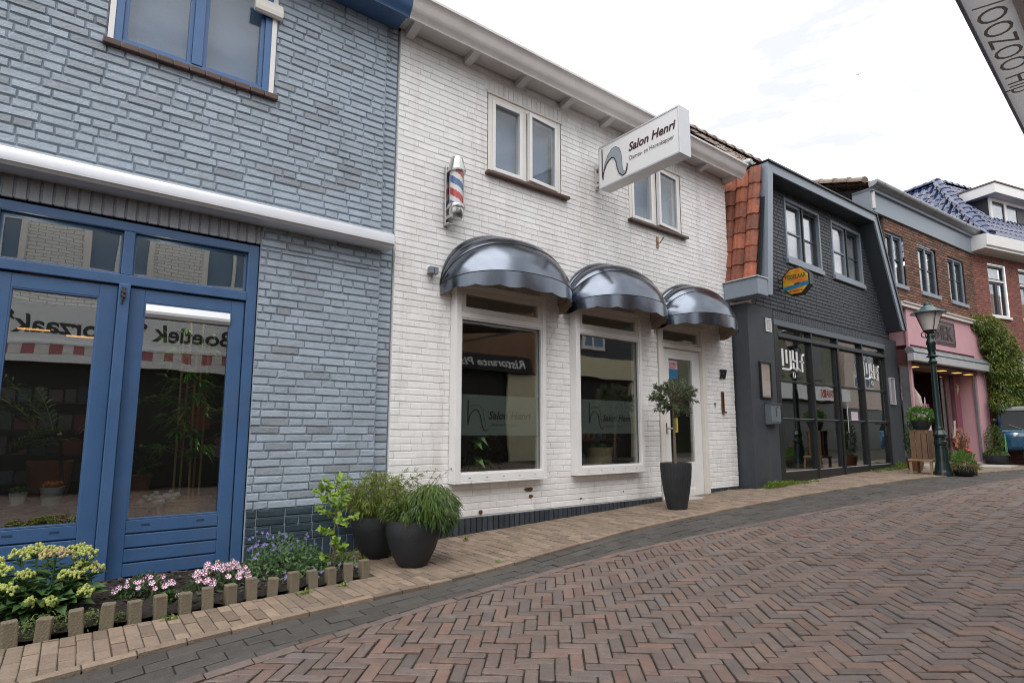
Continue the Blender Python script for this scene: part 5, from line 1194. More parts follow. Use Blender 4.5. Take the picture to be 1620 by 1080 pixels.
b = MB(); rr = random.Random(3); b.tube([(oc[0], oc[1], .5), (oc[0]-.008, oc[1], .8), (oc[0]+.004, oc[1]+.01, 1.05), (oc[0]-.012, oc[1], 1.28), (oc[0]+.02, oc[1], 1.42)], [.019, .017, .015, .013, .008], 8)
cc = Vector((oc[0]+.005, oc[1], 1.405))
for k in range(34):
    v = rvec(rr).normalized(); b.tube([cc+Vector((0, 0, -.12)), cc+v*.10+Vector((0, 0, -.02)), cc+Vector((v.x*.21, v.y*.21, v.z*.19))], [.007, .004, .002], 5)
b.build('trunk', 'bark', ot, fix=False)
b = MB()
for k in range(95):
    v = rvec(rr); v = v.normalized()*(.35+.65*v.length); p = cc+Vector((v.x*.205, v.y*.20, v.z*.17)); d0 = (v+rvec(rr)*.5+Vector((0, 0, .25))).normalized()
    for i in range(38):
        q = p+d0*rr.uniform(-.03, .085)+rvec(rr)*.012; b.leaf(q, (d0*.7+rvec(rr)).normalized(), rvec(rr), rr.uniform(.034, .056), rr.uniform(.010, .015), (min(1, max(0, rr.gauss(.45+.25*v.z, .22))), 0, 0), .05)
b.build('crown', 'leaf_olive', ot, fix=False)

# stonecrop at the left of the bed
def stonecrop(label, c, stems, seed):
    rr = random.Random(seed); t = thing('stonecrop_plant', label, 'plant', c)
    st_, lf, hd = MB(), MB(), MB()
    for (dx, dy, h, r, pk) in stems:
        dx *= .86; h = h*.80; r *= 1.12; p0 = Vector(c)+Vector((dx*.45, dy*.45, 0)); p1 = Vector(c)+Vector((dx, dy, h)); mid = p0.lerp(p1, .5)+Vector((dx*.08, dy*.05, .03))
        st_.tube([p0, mid, p1], [.007, .006, .0045], 6)
        for i in range(20):
            f = rr.uniform(.05, .82)**1.3; q = (p0.lerp(mid, f*2) if f < .5 else mid.lerp(p1, f*2-1)); a = rr.uniform(0, 2*pi)
            lf.leaf(q, Vector((cos(a), sin(a), rr.uniform(.1, .6))), Vector((0, 0, 1))+rvec(rr)*.3, rr.uniform(.07, .105), rr.uniform(.042, .062), (rr.random(), 0, 0), .15)
        for i in range(7):
            a = 2*pi*i/7; q = p1+Vector((cos(a)*r*.6, sin(a)*r*.6, -.012)); st_.tube([p1-Vector((0, 0, .035)), q], .0025, 4)
        for i in range(int(1100*r)+40):
            a = rr.uniform(0, 2*pi); u = sqrt(rr.random()); lump = .010*sin(a*4+seed)+.006*sin(u*9+a*3)
            q = p1+Vector((cos(a)*u*r, sin(a)*u*r, .026*(1-u*u)+lump+rr.uniform(-.004, .004)))
            hd.ball(q, rr.uniform(.0055, .009), 5, 3, (pk if rr.random() < .8 else rr.uniform(0, .6), rr.random(), 0))
    for k in range(260):
        v = rvec(rr); q = Vector(c)+Vector((v.x*.24-.03, v.y*.16, .09+v.z*.09)); a = math.atan2(v.y, v.x)
        lf.leaf(q, Vector((cos(a), sin(a), rr.uniform(.0, .8)))+rvec(rr)*.4, Vector((0, -.4, 1))+rvec(rr)*.4, rr.uniform(.06, .10), rr.uniform(.04, .06), (rr.random(), 0, 0), .2)
    st_.build('stems', 'leaf_sedum', t, fix=False); lf.build('leaves', 'leaf_sedum', t, fix=False); hd.build('flower_heads', 'sedum_head', t, fix=False)
stonecrop('stonecrop with broad green leaves and flat yellow green flower heads by the left blue door', (-.06, 4.02, .03), [
    (.04, -.02, .385, .070, .95), (-.06, .10, .40, .048, .3), (-.13, .08, .385, .05, .2), (.15, .10, .38, .055, .25), (.19, .05, .355, .05, .25), (-.10, -.05, .275, .042, .1), (.12, -.07, .25, .052, .35), (.23, .02, .255, .05, .8), (.17, .04, .28, .035, .4), (-.22, -.03, .32, .05, .5), (-.24, -.11, .235, .05, .3), (-.17, -.13, .215, .04, .2), (.03, -.17, .12, .03, .1), (-.27, .05, .37, .05, .3), (.20, -.10, .14, .035, .2), (-.06, -.16, .13, .025, .1), (.0, .16, .37, .045, .4), (-.35, .0, .30, .05, .4)], 3)
def ground_leaves(mb, x0, x1, y0, y1, z, h, n, L_, W_, rr):
    for _ in range(n):
        f = rr.random(); p = Vector((rr.uniform(x0, x1), rr.uniform(y0, y1), z+h*rr.random()*rr.random()))
        e = ((p.x-(x0+x1)/2)/(x1-x0)*2)**2+((p.y-(y0+y1)/2)/(y1-y0)*2)**2
        if e > 1: continue
        p.z = z+h*(1-e)*rr.uniform(.15, 1)
        mb.leaf(p, rvec(rr)+Vector((0, 0, .35)), Vector((0, -.3, 1))+rvec(rr)*.5, rr.uniform(.6, 1.2)*L_, W_*rr.uniform(.7, 1.2), (rr.random(), 0, 0), .15)
rr = random.Random(14)
t = thing('ground_cover_plant', 'low fine leaved green plant between the leftmost stakes under the stonecrop', 'plant', (.05, 3.75, .02))
b = MB(); ground_leaves(b, -.35, .32, 3.66, 3.86, .02, .085, 1500, .022, .007, rr); b.build('foliage', 'leaf_bamboo', t, fix=False)
def petunia(label, c, R, H, n, seed):
    rr = random.Random(seed); t = thing('petunia_plant', label, 'flowering plant', c, group='striped petunias before the blue door')
    b = MB(); ground_leaves(b, c[0]-R*1.05, c[0]+R*1.05, c[1]-R*.7, c[1]+R*.7, c[2], H*1.0, 700, .035, .014, rr); b.build('foliage', 'leaf_dark', t, fix=False)
    fl = MB()
    for k in range(n):
        a = rr.uniform(0, 2*pi); u = sqrt(rr.random()); p = Vector((c[0]+cos(a)*u*R, c[1]+sin(a)*u*R*.62-.02, c[2]+H*(1-.55*u*u)*rr.uniform(.75, 1.05)))
        nn = Vector((rr.uniform(-.5, .4), -1+rr.uniform(-.2, .3), rr.uniform(.1, 1.0))).normalized(); s = nn.cross(Vector((0, 0, 1))).normalized(); w = s.cross(nn); r = rr.uniform(.015, .022); r0 = rr.uniform(0, 1.2)
        def P(an, rad, dep): return p+(s*cos(an)+w*sin(an))*rad+nn*dep
        for i in range(5):
            an = r0+2*pi*i/5; d = .6283
            fl.add([p-nn*.006, P(an-d, r*.82, .003), P(an-.24, r, .004), P(an+.24, r, .004), P(an+d, r*.82, .003)], [(0, 1, 2), (0, 3, 4)], (.0, rr.random(), 0))
            fl.add([p-nn*.0058, P(an-.27, r*.93, .0044), P(an+.27, r*.93, .0044)], [(0, 1, 2)], (1., rr.random(), 0))
    fl.build('flowers', 'petal_petunia', t, fix=False)
petunia('left clump of white and purple striped petunias at the middle post of the blue doors', (.40, 4.13, .03), .155, .13, 30, 5)
petunia('right, fuller clump of white and purple striped petunias at the right blue door', (.79, 4.06, .03), .19, .165, 62, 6)
petunia('small striped petunia sprig low at the bark behind the sixth stake', (.505, 3.93, .03), .045, .05, 5, 8)
rr = random.Random(15)
t = thing('bellflower_plant', 'bushy green plant with small violet star flowers below the grey blue wall', 'flowering plant', (1.22, 4.25, .03))
b = MB(); ground_leaves(b, .93, 1.56, 3.95, 4.60, .03, .25, 1700, .04, .017, rr); ground_leaves(b, 1.2, 1.75, 3.92, 4.2, .03, .14, 500, .03, .013, rr); b.build('foliage', 'leaf_sedum', t, fix=False)
fl = MB(); stm = MB()
for k in range(58):
    e = rr.random(); x = rr.uniform(.98, 1.52); y = rr.uniform(4.0, 4.45); z = .17+.15*rr.random()*(1-((x-1.24)/.4)**2)
    if k > 40: x = rr.choice([1.0, 1.16, 1.35, 1.47, 1.55, 1.62])+rr.uniform(-.03, .03); y = rr.uniform(3.88, 4.0); z = rr.uniform(.04, .12)
    p = Vector((x, y, z)); nn = Vector((rr.uniform(-.4, .4), -1, rr.uniform(.0, .9))).normalized(); s = nn.cross(Vector((0, 0, 1))).normalized(); w = s.cross(nn); r = rr.uniform(.010, .015); r0 = rr.random()
    stm.tube([p-Vector((0, -.02, .08)), p], .0013, 4)
    for i in range(5):
        an = r0+2*pi*i/5; q = lambda a_, rad: p+(s*cos(a_)+w*sin(a_))*rad+nn*.002
        fl.add([p, q(an-.33, r*.6), q(an, r), q(an+.33, r*.6)], [(0, 1, 2, 3)], (rr.random(), rr.random(), 0))
fl.build('flowers', 'petal_violet', t, fix=False); stm.build('stems', 'leaf_dark', t, fix=False)
# lime sapling
t = thing('sapling', 'young lime green sapling with lobed leaves before the dark plinth', 'sapling', (1.50, 4.02, .03)); rr = random.Random(16)
b = MB(); L1 = MB(); base_ = Vector((1.49, 4.02, .03)); pts = [base_+Vector((.012*sin(i*1.2), .01*cos(i), .056*i)) for i in range(12)]
b.tube(pts, [.011-.0007*i for i in range(12)], 7)
def lobed(p, d, s, c):
    d = d.normalized(); up_ = (Vector((0, -.6, 1))+rvec(rr)*.7).normalized(); sd = d.cross(up_).normalized()
    out_ = [(0, 0), (.30, -.18), (.42, -.02), (.55, .28), (.30, .42), (.28, .70), (0, 1.0)]
    pr = [(x, y) for x, y in out_]+[(-x, y) for x, y in out_[-2:0:-1]]
    L1.add([p+d*(y*s)+sd*(x*s)+up_*(-.12*s*abs(x)) for x, y in pr]+[p+d*s*.35], [(i, (i+1) % len(pr), len(pr)) for i in range(len(pr))], c)
for (hgt, ln, az) in [(.10, .06, 2.6), (.16, .07, .3), (.30, .09, 3.0), (.34, .17, .15), (.40, .13, 2.8), (.44, .10, .6), (.50, .16, 3.2), (.50, .10, .1), (.56, .13, 2.9), (.58, .13, .5), (.62, .10, 3.4), (.66, .07, 1.0), (.22, .08, 4.5), (.36, .10, 4.7), (.48, .10, 4.4), (.58, .08, 5.0)]:
    hgt *= .9; p = base_+Vector((0, 0, hgt)); d = Vector((cos(az), sin(az)*.7, .75 if hgt > .35 else .35)).normalized(); e = p+d*ln; b.tube([p, p.lerp(e, .5)+Vector((0, 0, .008)), e], .0028, 5)
    for i in range(18):
        q = p.lerp(e, rr.uniform(.2, 1.2))+rvec(rr)*.02; lobed(q, d*.5+rvec(rr)+Vector((0, 0, -.1)), rr.uniform(.022, .042), (rr.random(), 0, 0))
b.build('stem', 'bark', t, fix=False); L1.build('leaves', 'leaf_lime', t, fix=False)
def weeds(label, spots, seed, grp, name='weed_clump', cat='weed'):
    rr = random.Random(seed); x0 = sum(s[0] for s in spots)/len(spots); y0 = sum(s[1] for s in spots)/len(spots)
    b = MB()
    for x, y, r, h, n in spots:
        for _ in range(n):
            a = rr.uniform(0, 2*pi); u = rr.random(); p = Vector((x+cos(a)*u*r, y+sin(a)*u*r*.5, g(x)+.005))
            b.leaf(p, Vector((cos(a)*.6, sin(a)*.6, rr.uniform(.4, 1.6))), rvec(rr), h*rr.uniform(.4, 1.1), rr.uniform(.005, .014), (rr.random(), 0, 0), .25)
        for _ in range(n//2):
            a = rr.uniform(0, 2*pi); u = rr.random(); p = Vector((x+cos(a)*u*r, y+sin(a)*u*r*.5, g(x)+.01+h*.5*rr.random())); b.leaf(p, rvec(rr)+Vector((0, 0, .4)), Vector((0, 0, 1))+rvec(rr)*.4, .03, .014, (rr.random(), 0, 0), .1)
    return tag(b.build(name, 'leaf_grass', origin=(x0, y0, g(x0)), fix=False), label, cat, grp, 'stuff')
weeds('yellow green weeds along the foot of the left dark pier', [(7.95, 4.40, .10, .09, 70), (8.12, 4.39, .16, .16, 180), (8.35, 4.41, .14, .15, 130)], 2, 'weeds along the bistro front')
weeds('small weeds at the sill of the leftmost bistro pane', [(8.62, 4.40, .10, .12, 80), (8.95, 4.37, .16, .07, 90), (9.25, 4.36, .10, .05, 40)], 3, 'weeds along the bistro front')
weeds('weeds before the rightmost bistro pane', [(11.6, 4.36, .14, .08, 60), (12.1, 4.36, .16, .10, 80)], 4, 'weeds along the bistro front')
weeds('weeds at the foot of the right dark pier', [(12.55, 4.35, .16, .12, 90), (12.95, 4.36, .18, .22, 170), (13.2, 4.2, .2, .10, 80)], 5, 'weeds along the bistro front')
weeds('tiny weeds in the paving joints below the sapling stakes', [(1.20, 3.70, .05, .025, 34), (1.45, 3.72, .04, .02, 26), (.48, 3.62, .03, .03, 26), (2.6, 3.62, .02, .02, 14), (2.85, 4.46, .02, .08, 10)], 6, None)
weeds('thin weed stalks before the dark plinth right of the sapling', [(1.72, 4.40, .03, .18, 26), (1.84, 4.35, .04, .08, 18)], 8, None)

# ------------------------------------------------------------------ climber on the red house
rr = random.Random(18)
RM = Matrix.Translation(RP) @ Matrix.Rotation(RR, 4, 'Z')
def RW(u, d, z): return RM @ Vector((u, -d, z))
cl = thing('climbing_plant', 'large green climber with twisted stem on the corner of the red brick house', 'climbing plant', RW(.1, .15, .27))
b = MB(); b.tube([RW(.18, .22, .25), RW(.10, .2, .7), RW(.22, .22, 1.1), RW(.06, .2, 1.5), RW(.24, .2, 2.1), RW(.2, .15, 2.9), RW(.0, .14, 3.6)], [.05, .04, .045, .035, .035, .03, .015], 7)
b.tube([RW(.24, .22, .25), RW(.28, .22, .8), RW(.16, .2, 1.2), RW(.34, .2, 1.5), RW(.5, .2, 1.8), RW(1.2, .2, 1.9)], [.03, .03, .028, .025, .02, .01], 6)
b.tube([RW(.2, .2, 2.2), RW(.7, .2, 2.5), RW(1.5, .22, 2.2)], [.03, .02, .01], 6); b.build('stem', 'bark', cl, smooth=60, fix=False)
b = MB()
blobs = [(-.35, .06, 3.62, .26), (-.05, .15, 3.60, .34), (.25, .20, 3.45, .40), (.05, .16, 3.2, .34), (.5, .22, 3.15, .42), (.2, .2, 2.9, .34), (.75, .22, 2.9, .36), (.15, .2, 2.5, .34), (.55, .25, 2.5, .42), (.95, .25, 2.45, .36), (.25, .2, 2.1, .34), (.7, .28, 2.1, .38), (1.1, .28, 2.05, .38), (1.5, .25, 2.15, .34), (.1, .25, 1.72, .34), (.45, .25, 1.66, .34), (.85, .25, 1.62, .30), (1.3, .25, 1.6, .30), (1.7, .25, 1.9, .3), (.25, .15, 1.35, .20)]
for (u, d, z, r) in blobs:
    c = RW(u, d, z)
    for k in range(int(620*r/.34)):
        v = rvec(rr); v = v.normalized()*v.length**.45; p = c+Vector((v.x*r, v.y*r*.62, v.z*r*.8))
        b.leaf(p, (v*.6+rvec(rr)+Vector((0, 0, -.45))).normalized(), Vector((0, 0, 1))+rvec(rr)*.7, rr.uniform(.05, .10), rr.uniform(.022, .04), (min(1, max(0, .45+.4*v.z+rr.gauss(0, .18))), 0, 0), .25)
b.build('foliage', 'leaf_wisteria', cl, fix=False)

# ------------------------------------------------------------------ things before the pink shop
def bowl_pot(name, label, c, R, H, pm, seed, group=None, extra=None):
    rr = random.Random(seed); t = thing(name, label, 'planter', c, group=group)
    q = MB(); q.lathe([(0, 0), (R*.62, 0), (R*.8, H*.2), (R*.98, H*.7), (R, H), (R*.9, H), (R*.88, H*.85), (0, H*.82)], c, 30); q.build('pot', pm, t, smooth=35)
    if extra: extra(t, Vector(c)+Vector((0, 0, H)), rr)
    return t
def ex_basket(t, c, rr):
    q = MB()
    for k in range(900): a = rr.uniform(0, 2*pi); u = rr.uniform(.3, 1.1); q.leaf(c+Vector((cos(a)*.19*u, sin(a)*.19*u, rr.uniform(-.05, .05))), Vector((cos(a), sin(a), rr.uniform(-.9, .5))), rvec(rr), rr.uniform(.03, .08), .006, (rr.random(), .0, 0), .3)
    q.build('straw', 'leaf_dry' if False else 'moss_ball', t, fix=False)
    q = MB()
    for k in range(700): v = rvec(rr); q.leaf(c+Vector((v.x*.15, v.y*.15, .12+v.z*.13)), v+Vector((0, 0, .8)), rvec(rr), rr.uniform(.03, .07), .016, (rr.random(), 0, 0), .2)
    q.build('foliage', 'leaf_indoor', t, fix=False)
    q = MB()
    for k in range(9): v = rvec(rr); q.ball(c+Vector((.05+v.x*.06, -.05+v.y*.05, .23+v.z*.05)), .022, 7, 5)
    q.build('flowers', 'petal_red', t, smooth=60)
bowl_pot('planter', 'straw rimmed dark bowl planter with red flowers at the foot of the street lamp', (11.80, 3.10, .29), .175, .16, 'pot_dark', 31, None, ex_basket)
b = MB(); b.box(11.98, 12.02, 2.98, 3.02, .29, .52); b.box(11.97, 12.03, 2.97, 3.03, .515, .53)
tag(b.build('wooden_stake', 'wood', origin=(12.0, 3.0, .29), bevel=.004), 'short wooden stake right of the straw rimmed planter', 'stake')
# grey pot with silver plant behind
def ex_silver(t, c, rr):
    q = MB()
    for k in range(500): v = rvec(rr); q.leaf(c+Vector((v.x*.11, v.y*.11, .08+v.z*.09)), v+Vector((0, 0, .5)), rvec(rr), .04, .012, (rr.random(), 0, 0), .1)
    q.build('foliage', 'leaf_olive', t, fix=False)
bowl_pot('flower_pot', 'pale grey flower pot with silvery plant on the floor between lamp and bowl planter', (12.05, 3.32, .29), .09, .22, 'stone_pale', 32, None, ex_silver)
# wooden crate stack with pot
t = thing('wooden_crate', 'upright slatted wooden crate left of the street lamp', 'crate', (11.75, 3.62, .41))
b = MB()
for k in range(4): b.box(11.60+k*.075, 11.665+k*.075, 3.52, 3.535, .56, 1.03)
for k in range(3): b.box(11.60, 11.615, 3.545+k*.085, 3.62+k*.085, .56, 1.03); b.box(11.88, 11.895, 3.545+k*.085, 3.62+k*.085, .56, 1.03)
b.box(11.60, 11.895, 3.52, 3.80, 1.03, 1.045); b.box(11.6, 11.895, 3.52, 3.8, .55, .56); b.build('slats', 'wood', t, bevel=.003)
t = thing('low_bench', 'low wooden stool that carries the crate beside the lamp', 'stool', (11.72, 3.56, .29))
b = MB(); b.box(11.52, 11.96, 3.46, 3.82, .515, .548); b.build('seat', 'wood_pale', t, bevel=.004)
for (x, y) in ((11.55, 3.49), (11.93, 3.49), (11.55, 3.79), (11.93, 3.79)):
    b = MB(); b.box(x-.02, x+.02, y-.02, y+.02, .288, .514); b.build('leg', 'wood_pale', t, bevel=.003)
def ex_gera(t, c, rr):
    q = MB()
    for k in range(900): v = rvec(rr); q.leaf(c+Vector((v.x*.19, v.y*.19, .10+v.z*.13)), v+Vector((0, 0, .2)), Vector((0, 0, 1))+rvec(rr), rr.uniform(.035, .07), .026, (rr.random(), 0, 0), .2)
    q.build('foliage', 'leaf_indoor', t, fix=False)
    q = MB()
    for k in range(40): v = rvec(rr); q.ball(c+Vector((.05+v.x*.12, -.04+v.y*.09, .25+v.z*.05)), rr.uniform(.007, .013), 6, 4, sq=.6)
    q.build('flowers', 'petal_pink', t, smooth=60)
bowl_pot('flower_pot', 'dark pot of green leaves with pink flowers on top of the wooden crate', (11.74, 3.64, 1.046), .15, .17, 'pot_dark', 33, None, ex_gera)
def ex_tall(t, c, rr):
    q = MB()
    for k in range(1100): v = rvec(rr); q.leaf(c+Vector((v.x*.13, v.y*.13, .35+v.z*.38)), v+Vector((0, 0, .4)), rvec(rr), rr.uniform(.03, .06), .02, (rr.random(), 0, 0), .2)
    q.build('foliage', 'leaf_dark', t, fix=False)
bowl_pot('flower_pot', 'tapered terracotta pot with a tall dark shrub at the left post of the pink shop', (12.35, 3.98, .29), .14, .26, 'terracotta', 34, None, ex_tall)
def ex_ivy(t, c, rr):
    q = MB()
    for k in range(1500):
        v = rvec(rr); q.leaf(c+Vector((v.x*.22, v.y*.22, -.02+abs(v.z)*.10)), v+Vector((0, 0, -.2)), Vector((0, 0, 1))+rvec(rr), rr.uniform(.03, .06), .018, (rr.random(), 0, 0), .2)
        if k % 2: q.leaf(c+Vector((v.x*.16, v.y*.16, .32+v.z*.36)), v+Vector((0, 0, .2)), rvec(rr), rr.uniform(.03, .06), .022, (rr.random()*.5, 0, 0), .2)
    q.build('foliage', 'leaf_bamboo', t, fix=False)
    q = MB(); q.tube([c+Vector((-.05, -.2, .05)), c+Vector((.0, -.2, .45)), c+Vector((.08, -.2, .05))], .008, 6); q.build('trellis', mat('green plant support', (.12, .42, .16), .5), t)
bowl_pot('planter', 'dark planter with ivy and a green plant support at the right pink pillar', (16.80, 3.80, .265), .23, .26, 'pot_dark', 35, None, ex_ivy)
b = MB(); P = [(14.55, 4.12), (15.3, 3.25), (16.5, 3.35), (16.5, 3.95)]; b.prism(P, lambda x, y: (x, y, g(x)+.004), lambda x, y: (x, y, g(x)+.022))
tag(b.build('door_mat', 'stone_pale', origin=(15.7, 3.7, .28)), 'pale grey mat on the paving at the pink shop entrance', 'door mat')
# goods in the pink shop
PM = Matrix.Translation(PB) @ Matrix.Rotation(RB, 4, 'Z')
def PW(u, d, z): return tuple(PM @ Vector((u, -d, z)))
b = MB(); b.mbox(PW, 1.35, 2.15, -1.33, -1.3, 1.25, 1.95); o = b.build('poster', 'poster_teal', origin=PW(1.75, -1.3, .9)); tag(o, 'teal and magenta poster hanging inside the pink shop', 'poster')
b = MB(); b.mbox(PW, 1.75, 2.35, -1.31, -1.27, .95, 1.55); c_ = b.build('lower_panel', 'poster_magenta'); c_.parent = o; c_.location = -Vector(o.location)
b = MB(); b.mbox(PW, 1.0, 1.25, -.12, -.10, 1.05, 1.45); b.tube([PW(1.0, -.11, 1.45), PW(1.08, -.11, 1.75), PW(1.15, -.11, 1.45)], .006, 5)
tag(b.build('tote_bag', 'sign_white', origin=PW(1.07, -.11, 1.05)), 'white tote bag hanging by the left post of the pink shop', 'bag')
b = MB(); pts = [PW(.72, -.18, 1.95), PW(.80, -.16, 1.75), PW(.86, -.16, 1.4), PW(.84, -.16, 1.0)]; b.tube(pts, [.03, .09, .11, .13], 8)
tag(b.build('hanging_cloth', 'paper', origin=PW(.8, -.17, 1.0)), 'beige cloth hanging left of the white tote bag in the pink shop', 'cloth')
rr = random.Random(21); b = MB(); c = Vector(PW(2.86, -.12, 2.0))
for k in range(6): a = 2*pi*k/6; dv = Vector((cos(a)*.97, 0, sin(a))); b.tube([c, c+dv*.16], [.02, .003], 5)
tag(b.build('star_ornament', 'wood_pale', origin=tuple(c)), 'straw coloured star ornament in the right pane of the pink shop', 'ornament')
b = MB()
for k in range(160):
    v = rvec(rr); c = Vector(PW(2.52+.33*v.x, .0-.18*abs(v.y), .85+.28*v.z)); b.obox(c, (rr.uniform(.03, .09), .03, rr.uniform(.03, .12)), Matrix.Rotation(rr.uniform(0, 3), 3, 'Y'), rc())
tag(b.build('dried_flowers', mat('dried flower mix', (.25, .08, .05), .8, rnd=.3, alt=[(.30, .13, .05), (.35, .16, .18), (.10, .07, .05)]), origin=PW(2.52, -.1, .35)), 'heap of brown and red dried flowers at the right post of the pink shop', 'dried flowers')
b = MB(); b.add([PW(2.10, .02, 1.25), PW(2.24, .0, 1.28), PW(2.22, -.02, .95), PW(2.02, .0, .88)], [(0, 1, 2, 3)]); b.add([PW(2.10, .0, 1.25), PW(2.24, -.02, 1.28), PW(2.22, -.04, .95), PW(2.02, -.02, .88)], [(0, 1, 2, 3)])
tag(b.build('paper_bag', 'paper', origin=PW(2.14, 0, .9)), 'pale paper bag tilted before the right post of the pink shop', 'bag')
b = MB(); b.lathe([(.0, 0), (.05, .0), (.06, .1), (.075, .3), (.05, .42), (.03, .5), (.055, .56), (.05, .64), (0, .68)], PW(.55, -.5, .75), 14); tag(b.build('green_figurine', mat('teal glaze', (.05, .22, .20), .3), origin=PW(.55, -.5, .75), smooth=50), 'teal glazed figurine in the left pane of the pink shop', 'figurine')
b = MB(); b.mbox(PW, .38, .75, -.65, -.38, .34, .74); b.mbox(PW, .36, .77, -.67, -.36, .74, .76); tag(b.build('display_plinth', 'room_dark', origin=PW(.3, -.5, .34)), 'dark plinth below the teal figurine in the pink shop', 'display stand')

# ------------------------------------------------------------------ blue three wheeled van
VL = Vector((17.55, 3.34, .266)); fdir = Vector((-VL.x, -VL.y, 0)).normalized(); va = math.atan2(fdir.y, fdir.x)+radians(4)
van = thing('three_wheeled_van', 'weathered blue three wheeled delivery van with grey roof parked by the red house', 'van', VL, va, local=True)
# local: +x forward, y left
def section(x, hw, z0, z1, r):
    pts = []
    for (cx_, cz_, a0) in ((hw-r, z1-r, 0), (-(hw-r), z1-r, pi/2), (-(hw-.04), z0+.04, pi), (hw-.04, z0+.04, 3*pi/2)):
        rr_ = r if cz_ > (z0+z1)/2 else .04
        for k in range(6): a = a0+pi/2*k/5; pts.append((x, cx_+rr_*cos(a), cz_+rr_*sin(a)))
    return pts
b = MB(); S_ = [section(x, hw, z0, z1, r) for x, hw, z0, z1, r in ((-.75, .50, .32, 1.28, .12), (-.1, .54, .30, 1.32, .14), (.25, .52, .30, 1.30, .15), (.42, .49, .32, .80, .12), (.52, .44, .36, .74, .14), (.56, .34, .42, .66, .10))]
for a, c in zip(S_, S_[1:]): n = len(a); b.add(a+c, [(i, (i+1) % n, n+(i+1) % n, n+i) for i in range(n)])
b.add(S_[-1], [tuple(range(len(S_[-1])))]); b.add(S_[0], [tuple(range(len(S_[0])))]); body = b.build('body', 'van_blue', van, smooth=50)
b = MB(); S_ = [section(x, hw, 1.255, z1, .05) for x, hw, z1 in ((-.78, .50, 1.31), (-.1, .545, 1.36), (.2, .52, 1.345), (.32, .46, 1.31))]
for a, c in zip(S_, S_[1:]): n = len(a); b.add(a+c, [(i, (i+1) % n, n+(i+1) % n, n+i) for i in range(n)])
b.add(S_[-1], [tuple(range(24))]); b.add(S_[0], [tuple(range(24))]); b.build('roof', mat('dull grey roof paint', (.25, .27, .27), .5), van, smooth=50)
b = MB(); w0, w1 = .475, .45; b.hexa([(.437, -w0, .80), (.437, w0, .80), (.40, w0, .80), (.40, -w0, .80), (.292, -w1, 1.25), (.292, w1, 1.25), (.25, w1, 1.25), (.25, -w1, 1.25)]); ws = b.build('windscreen', mat('dark windscreen', (.008, .010, .013), .2, spec=.15), van)
for sy in (-1, 1):
    b = MB(); b.hexa([(.30, sy*.522, .84), (-.25, sy*.545, .84), (-.25, sy*.553, .84), (.30, sy*.53, .84), (.20, sy*.50, 1.22), (-.22, sy*.53, 1.22), (-.22, sy*.538, 1.22), (.20, sy*.508, 1.22)]); b.build('side_window', mat('dark side window', (.008, .010, .013), .2, spec=.15), van)
    b = MB(); b.lathe([(0, 0), (.06, 0), (.075, .015), (.078, .04), (.05, .05), (0, .055)], (0, 0, 0), 20); o = b.build('headlight', 'steel', van, smooth=40); o.rotation_euler = (0, radians(90), 0); o.location = (.505, sy*.25, .66)
    b = MB(); b.tube([(.445, sy*.10, 0.82), (.41, sy*.36, .93)], .006, 5); b.build('wiper', 'steel', van)
    b = MB(); b.tube([(.3, sy*.50, .95), (.36, sy*.58, 1.0)], .008, 5); b.ball((.36, sy*.60, 1.02), .05, 10, 6, sq=1.2); b.build('mirror', 'black', van, smooth=50)
    b = MB(); b.lathe([(0, -.045), (.10, -.05), (.19, -.045), (.20, 0), (.19, .045), (.10, .05), (0, .045)], (0, 0, 0), 24); o = b.build('wheel', 'rubber', van, smooth=40); o.rotation_euler = (radians(90), 0, 0); o.location = (-1.45, sy*.5, .20)
b = MB(); b.lathe([(0, -.045), (.10, -.05), (.19, -.045), (.20, 0), (.19, .045), (.10, .05), (0, .045)], (0, 0, 0), 24); o = b.build('wheel', 'rubber', van, smooth=40); o.rotation_euler = (radians(90), 0, 0); o.location = (.47, 0, .20)
b = MB(); b.lathe([(0, -.056), (.05, -.058), (.09, -.052), (.095, .0), (.09, .052), (.05, .058), (0, .056)], (0, 0, 0), 20); r_ = b.build('rim', 'steel', o, smooth=40)
b = MB(); n = 10; vs = []
for row, (hw, rr_) in enumerate(((-.14, .23), (-.10, .27), (.10, .27), (.14, .23))):
    for k in range(n+1): a = radians(-15)+radians(200)*k/n; vs.append((.47+rr_*cos(a), hw, .20+rr_*sin(a)))
b.add(vs, [(j*(n+1)+k, j*(n+1)+k+1, (j+1)*(n+1)+k+1, (j+1)*(n+1)+k) for j in range(3) for k in range(n)]); b.build('mudguard', 'van_lightblue', van, smooth=60)
b = MB(); b.box(.39, .46, -.48, .48, .755, .795); b.build('belt_line', 'van_lightblue', van, bevel=.01)
b = MB(); b.box(-2.2, -.80, -.62, .62, .42, .85); b.build('cargo_bed', 'van_blue', van, bevel=.02)
b = MB(); b.ball((.545, .0, .56), .05, 12, 6); b.build('horn_cover', 'steel', van, smooth=50)

